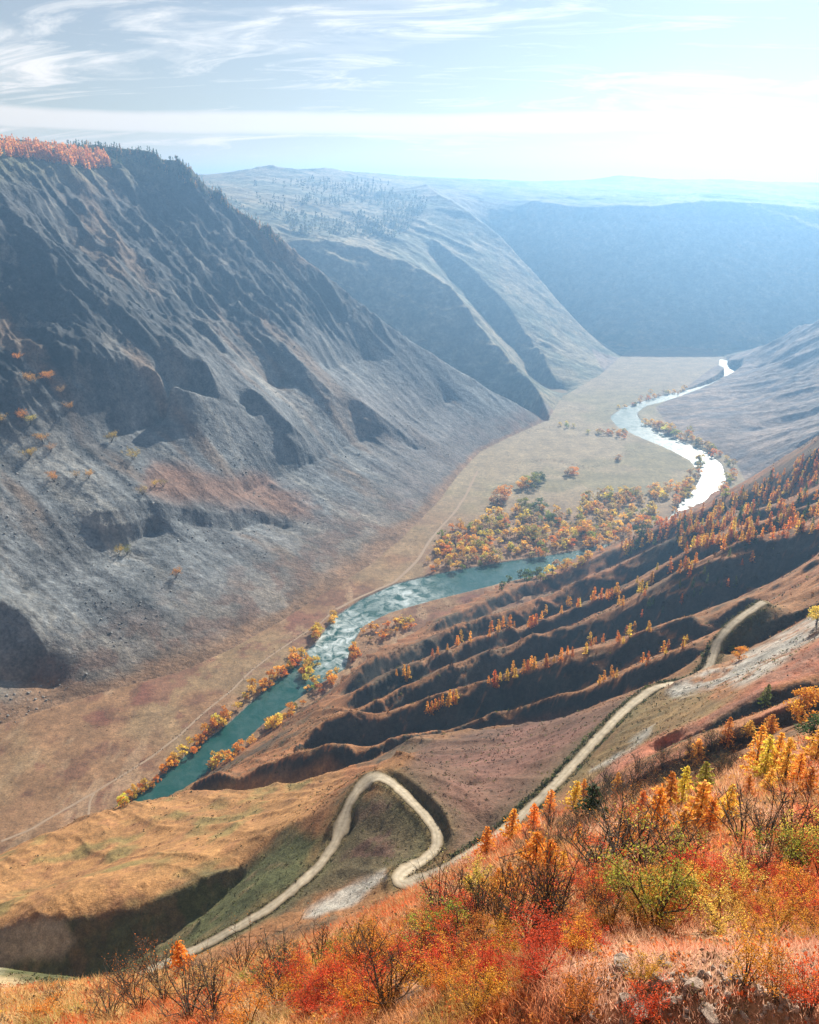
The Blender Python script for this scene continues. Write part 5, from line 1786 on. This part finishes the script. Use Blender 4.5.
pink = soft(px, 500, 600) * soft(py, 915, 965) * soft(fbm(P[:, 0] / 3, P[:, 1] / 3, 3, seed=208), -.35, .15)
c = lerp(c, (.70, .46, .34), pink * .8)
c *= r4.uniform(.65, 1.25, (n, 1))
tri_obj('grass', V, Q, M_GRASS, np.repeat(np.clip(c, 0, .9), 5, 0))['kind'] = 'stuff'

# low heath and dwarf scrub in clumps over the near slope and the hillside
def clumps(name, P, size, cols, per, rs, mat=None, flat=.6, leaf=.34):
    n = len(P)
    q = np.repeat(np.arange(n), per)
    off = rs.normal(0, .42, (n * per, 3)) * size[q][:, None] * np.array([1, 1, flat])
    off[:, 2] = np.abs(off[:, 2])
    v, f, c_ = leaves(P[q] + off, size[q] * leaf, rs, .25)
    return mesh_obj(name, v, f, mat or M_GRASS, cols=np.clip(c_ * np.repeat(cols[q], 4, 0), 0, .9), smooth_=False)


n = 7500
P, D_ = near_points(n, 9, 110, .79, r4, .8)
kk = fbm(P[:, 0] / 5, P[:, 1] / 5, 3, seed=203)
c = np.empty((n, 3))
c[:] = (.36, .15, .05)
c = lerp(c, (.66, .13, .035), soft(kk, -.1, .25))
c = lerp(c, (.60, .30, .07), soft(fbm(P[:, 0] / 9, P[:, 1] / 9, 3, seed=206), .05, .35))
c = lerp(c, (.20, .13, .07), (r4.uniform(0, 1, n) < .25) * 1.0)
clumps('heath', P, r4.uniform(.10, .26, n) * np.clip(D_ / 14, .9, 3.2), c, 34, r4, leaf=.17)['kind'] = 'stuff'
# farther down: dwarf scrub speckling the slope round the road
n = 34000
P, D_ = near_points(n, 105, 1050, .60, r4, .85)
px, py = project(P[:, 0], P[:, 1], P[:, 2])
i_, j_ = NEAR.idx(P[:, 0], P[:, 1])
rd = RD[np.clip(np.rint(i_).astype(int), 0, RD.shape[0] - 1), np.clip(np.rint(j_).astype(int), 0, RD.shape[1] - 1)]
dn = fbm(P[:, 0] / 25, P[:, 1] / 25, 3, seed=207)
hump = region(px, py, Z(6, (-200, 320), (0, 235), (230, 150), (600, 50), (780, 30)) + [(280, 778), (318, 800), (250, 850)] + Z(6, (819, 290), (480, 435), (200, 475), (0, 505), (-200, 580)), 5)
keep = (P[:, 2] > 3) & (rd > 4.5) & (dn + r4.uniform(-.5, .5, n) > .0) & (r4.uniform(0, 1, n) > hump * .8)
P, D_, px, py, dn = P[keep], D_[keep], px[keep], py[keep], dn[keep]
n = len(P)
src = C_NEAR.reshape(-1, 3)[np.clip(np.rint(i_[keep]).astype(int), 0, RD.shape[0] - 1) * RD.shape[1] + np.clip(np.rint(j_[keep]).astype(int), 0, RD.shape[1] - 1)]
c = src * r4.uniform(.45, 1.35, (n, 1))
c = lerp(c, (.13, .13, .035), (r4.uniform(0, 1, n) < .18) * 1.0)
c = lerp(c, (.045, .045, .022), (r4.uniform(0, 1, n) < .25) * 1.0)
clumps('heath', P, r4.uniform(.35, 1.0, n) * np.clip(D_ / 280, .6, 2.4), c, 8, r4)['kind'] = 'stuff'

# scree blocks on the mountainside and scrub dots on the river flat
n = 15000
a = r4.uniform(-.62, .1, n)
D_ = 560 * (1750 / 560) ** r4.uniform(0, 1, n)
x, y = D_ * np.sin(a), D_ * np.cos(a)
dd, aa = distM(x, y), .495 * (x + 407) + .87 * (y - 713)
ok = (dd > -14) & (dd < 300) & (fbm(aa / 60, dd / 110, 4, seed=211) + r4.uniform(-.3, .3, n) > .08) & (y < 1700)
x, y, D_ = x[ok], y[ok], D_[ok]
P = np.stack([x, y, FAR.z(x, y)], 1)
n = len(P)
ico = np.array([(1, 0, 0), (-1, 0, 0), (0, 1, 0), (0, -1, 0), (0, 0, 1), (0, 0, -1)], float)
tri = np.array([(0, 2, 4), (2, 1, 4), (1, 3, 4), (3, 0, 4), (2, 0, 5), (1, 2, 5), (3, 1, 5), (0, 3, 5)])
s = .55 + 1.9 * r4.uniform(0, 1, n) ** 4
ax = r4.normal(size=(n, 3, 3))
ax, _ = np.linalg.qr(ax)
V = P[:, None] + np.einsum('nij,kj->nki', ax, ico) * (s[:, None, None] * r4.uniform(.6, 1.2, (n, 6, 1)))
Fq = (np.arange(n)[:, None, None] * 6 + tri[None]).reshape(-1, 3)
c = np.repeat(np.array([.19, .19, .185])[None] * r4.uniform(.5, 1.7, (n, 1)), 6, 0)
mesh_obj('scree_rubble', V.reshape(-1, 3), Fq, M_ROCK, cols=c, smooth_=False)['kind'] = 'stuff'
n = 5200
a = r4.uniform(-.62, .35, n)
D_ = 500 * (2300 / 500) ** r4.uniform(0, 1, n)
x, y = D_ * np.sin(a), D_ * np.cos(a)
i_, j_ = FAR.idx(x, y)
i_, j_ = np.clip(np.rint(i_).astype(int), 0, FLOOR.shape[0] - 1), np.clip(np.rint(j_).astype(int), 0, FLOOR.shape[1] - 1)
ok = FLOOR[i_, j_] & (p_wet[i_, j_] < .01) & (NEAR.z(x, y) < 0) & (fbm(x / 70, y / 70, 4, seed=212) + r4.uniform(-.35, .35, n) > .1)
x, y = x[ok], y[ok]
for ln, m_ in ((R1b((40, 365), (130, 358), (190, 372), (230, 380), (280, 362), (330, 338), (370, 326)), 260), (R1b((10, 300), (80, 285), (140, 270), (210, 282)), 160), (R1b((180, 225), (230, 240), (300, 232)), 80),
               (R1b((330, 170), (400, 175), (470, 160), (540, 140)), 120), ([(340, 612), (380, 592), (430, 578), (480, 570), (530, 562)], 260), ([(350, 690), (362, 660), (372, 640), (395, 625), (430, 612), (500, 592)], 260), (PATH[4:], 140), (R1b((500, 300), (560, 335), (620, 372)), 90)):
    g2 = along(ln, m_, 1.6, .9, r4)
    W_ = at_z(g2[:, 0], g2[:, 1], .3)
    x, y = np.concatenate([x, W_[:, 0]]), np.concatenate([y, W_[:, 1]])
ok = (NEAR.z(x, y) < 1) & (np.hypot(x, y) > 400)
x, y = x[ok], y[ok]
P = np.stack([x, y, FAR.z(x, y)], 1)
n = len(P)
c = np.array([.10, .075, .04])[None] * r4.uniform(.5, 1.6, (n, 1))
c = lerp(c, (.22, .07, .035), (r4.uniform(0, 1, n) < .3) * 1.0)
clumps('scrub', P, r4.uniform(.4, 1.3, n), c, 10, r4)['kind'] = 'stuff'

# ---------------------------------------------------------------- the far woods on the tops: each reads as one mass
def far_wood(name, pts, hgt, cols, rs, per=26, wid=.32, cone=True):
    n = len(pts)
    q = np.repeat(np.arange(n), per)
    hh = hgt * rs.uniform(.7, 1.25, n)
    k = rs.uniform(.05, 1, n * per)
    r = hh[q] * wid * ((1 - k) if cone else np.sqrt(np.maximum(0, 1 - (2 * k - 1) ** 2))) * rs.uniform(.2, 1, n * per)
    an = rs.uniform(0, 6.283, n * per)
    v, f, c_ = leaves(pts[q] + np.stack([np.cos(an) * r, np.sin(an) * r, k * hh[q]], 1), hh[q] * .13, rs, .25)
    cc = cols * rs.uniform(.75, 1.25, (n, 1))
    return mesh_obj(name, v, f, M_GRASS, cols=np.clip(c_ * np.repeat(cc[q], 4, 0), 0, .9), smooth_=False)


r5 = np.random.default_rng(41)
pts = scatter([(-60, 139), (0, 141), (60, 148), (105, 155), (112, 168), (90, 170), (40, 161), (0, 156), (-60, 152)], 760, r5)
P = hit(pts[:, 0], pts[:, 1])
P = P[np.isfinite(P[:, 0])]
far_wood('larch_wood', P, 13, np.array([.78, .36, .10])[None].repeat(len(P), 0), r5)['kind'] = 'stuff'
pts = np.concatenate([scatter([(60, 143), (100, 147), (140, 149), (180, 163), (205, 180), (240, 206), (262, 224), (283, 244), (275, 246), (235, 214), (190, 186), (150, 168), (115, 164), (100, 152)], 420, r5), along([(55, 143.5), (100, 146.8), (140, 148.8), (180, 162), (205, 179), (230, 198), (258, 219), (284, 245)], 120, 1, .4, r5)])
P = hit(pts[:, 0], pts[:, 1])
P = P[np.isfinite(P[:, 0])]
cc = np.where(r5.uniform(0, 1, (len(P), 1)) < .22, [[.34, .20, .06]], [[.075, .10, .045]])
far_wood('evergreen_wood', P, 8.5, cc, r5)['kind'] = 'stuff'
pts = scatter([(240, 186), (330, 178), (400, 186), (430, 205), (400, 240), (345, 236), (295, 236), (270, 215)], 900, r5)
P = hit(pts[:, 0], pts[:, 1])
P = P[np.isfinite(P[:, 0])]
P = P[fbm(P[:, 0] / 150, P[:, 1] / 150, 3, seed=221) > -.05]
far_wood('plateau_wood', P, 20, np.array([.10, .10, .05])[None].repeat(len(P), 0), r5, 16)['kind'] = 'stuff'

# ---------------------------------------------------------------- loose stones and the dark verge of the road
r6 = np.random.default_rng(51)
pts = np.concatenate([scatter([(560, 1024), (600, 970), (650, 950), (720, 965), (800, 990), (819, 1024)], 210, r6), scatter([(590, 915), (690, 900), (760, 885), (819, 900), (819, 960), (700, 930)], 90, r6), scatter([(0, 968), (60, 985), (110, 985), (60, 1000), (0, 1000)], 40, r6)])
P = hit(pts[:, 0], pts[:, 1])
P = P[np.isfinite(P[:, 0])]
n = len(P)
s = (.035 + .10 * r6.uniform(0, 1, n) ** 3) * np.clip(np.linalg.norm(P - [0, 0, CZ], axis=1) / 18, .8, 3)
ax = np.linalg.qr(r6.normal(size=(n, 3, 3)))[0]
V = P[:, None] + np.array([0, 0, .01]) + np.einsum('nij,kj->nki', ax, ico) * (s[:, None, None] * r6.uniform(.5, 1.2, (n, 6, 1)))
Fq = (np.arange(n)[:, None, None] * 6 + tri[None]).reshape(-1, 3)
mesh_obj('stones', V.reshape(-1, 3), Fq, M_STONE, smooth_=False)['kind'] = 'stuff'
k_ = np.nonzero((RQ[:, 1] < 862) & (np.arange(len(RQ)) < len(RQ) * .5))[0]
i_ = r6.choice(k_, 900)
side = np.where(r6.uniform(0, 1, 900) < .8, 1.0, -1.0)
P = RP[i_] + nrm[i_] * (side * (RW[i_] * 1.25 + np.abs(r6.normal(.9, .8, 900))))[:, None]
P[:, 2] = NEAR.z(P[:, 0], P[:, 1])
c = np.array([.05, .055, .022])[None] * r6.uniform(.5, 2.2, (900, 1))  # dark scrub whose colour also paints the shade along the road edge
clumps('verge_scrub', P, r6.uniform(.6, 1.5, 900), c, 10, r6)['kind'] = 'stuff'
i_ = r6.integers(0, len(RQ), 1500)
P = RP[i_] + nrm[i_] * (np.where(r6.uniform(0, 1, 1500) < .5, 1, -1) * (RW[i_] * 1.05 + np.abs(r6.normal(.2, .9, 1500))))[:, None]
P[:, 2] = NEAR.z(P[:, 0], P[:, 1])
c = np.array([.13, .105, .05])[None] * r6.uniform(.5, 1.8, (1500, 1))
clumps('verge_scrub', P, r6.uniform(.35, .9, 1500), c, 8, r6)['kind'] = 'stuff'

# ---------------------------------------------------------------- one label for one thing: count repeats from the left, tall and short ones apart
import re
ORD = 'first second third fourth fifth sixth seventh eighth ninth tenth eleventh twelfth thirteenth fourteenth fifteenth sixteenth seventeenth eighteenth nineteenth twentieth'.split()
by = {}
for o in bpy.data.objects:
    if o.parent is None and 'label' in o and 'group' in o:
        by.setdefault(o['label'], []).append(o)
for lab, os_ in by.items():
    if len(os_) < 2:
        continue
    m_ = re.match(r'^(.*?)\b(larch|tree|shrub)\b(.*)$', lab)
    pre, noun, rest = m_.groups()
    os_.sort(key=lambda o: o.scale[2] / 1.0)
    n = len(os_)
    sets = [('', os_)] if n < 5 else [('short ', os_[:n // 2]), ('tall ', os_[n // 2:])] if n < 30 else [('short ', os_[:n // 3]), ('middling ', os_[n // 3:2 * n // 3]), ('tall ', os_[2 * n // 3:])]
    for sz, ss in sets:
        ss.sort(key=lambda o: float(project(o.location[0], o.location[1], o.location[2])[0]))
        for i, o in enumerate(ss):
            if len(ss) == 1:
                t_ = f'{sz}{pre}{noun}{rest}'
            elif i < len(ss) / 2 and i < 20:
                t_ = f'{ORD[i]} {sz}{pre}{noun} from the left{rest}'
            else:
                k = len(ss) - 1 - i
                t_ = f'{ORD[min(k, 19)]} {sz}{pre}{noun} from the right{rest}' if k else f'last {sz}{pre}{noun} to the right{rest}'
            w_ = t_.split()
            if len(w_) > 16:
                w_ = [q for q in w_ if q not in ('the', 'of', 'a')]
            o['label'] = ' '.join(w_[:16])
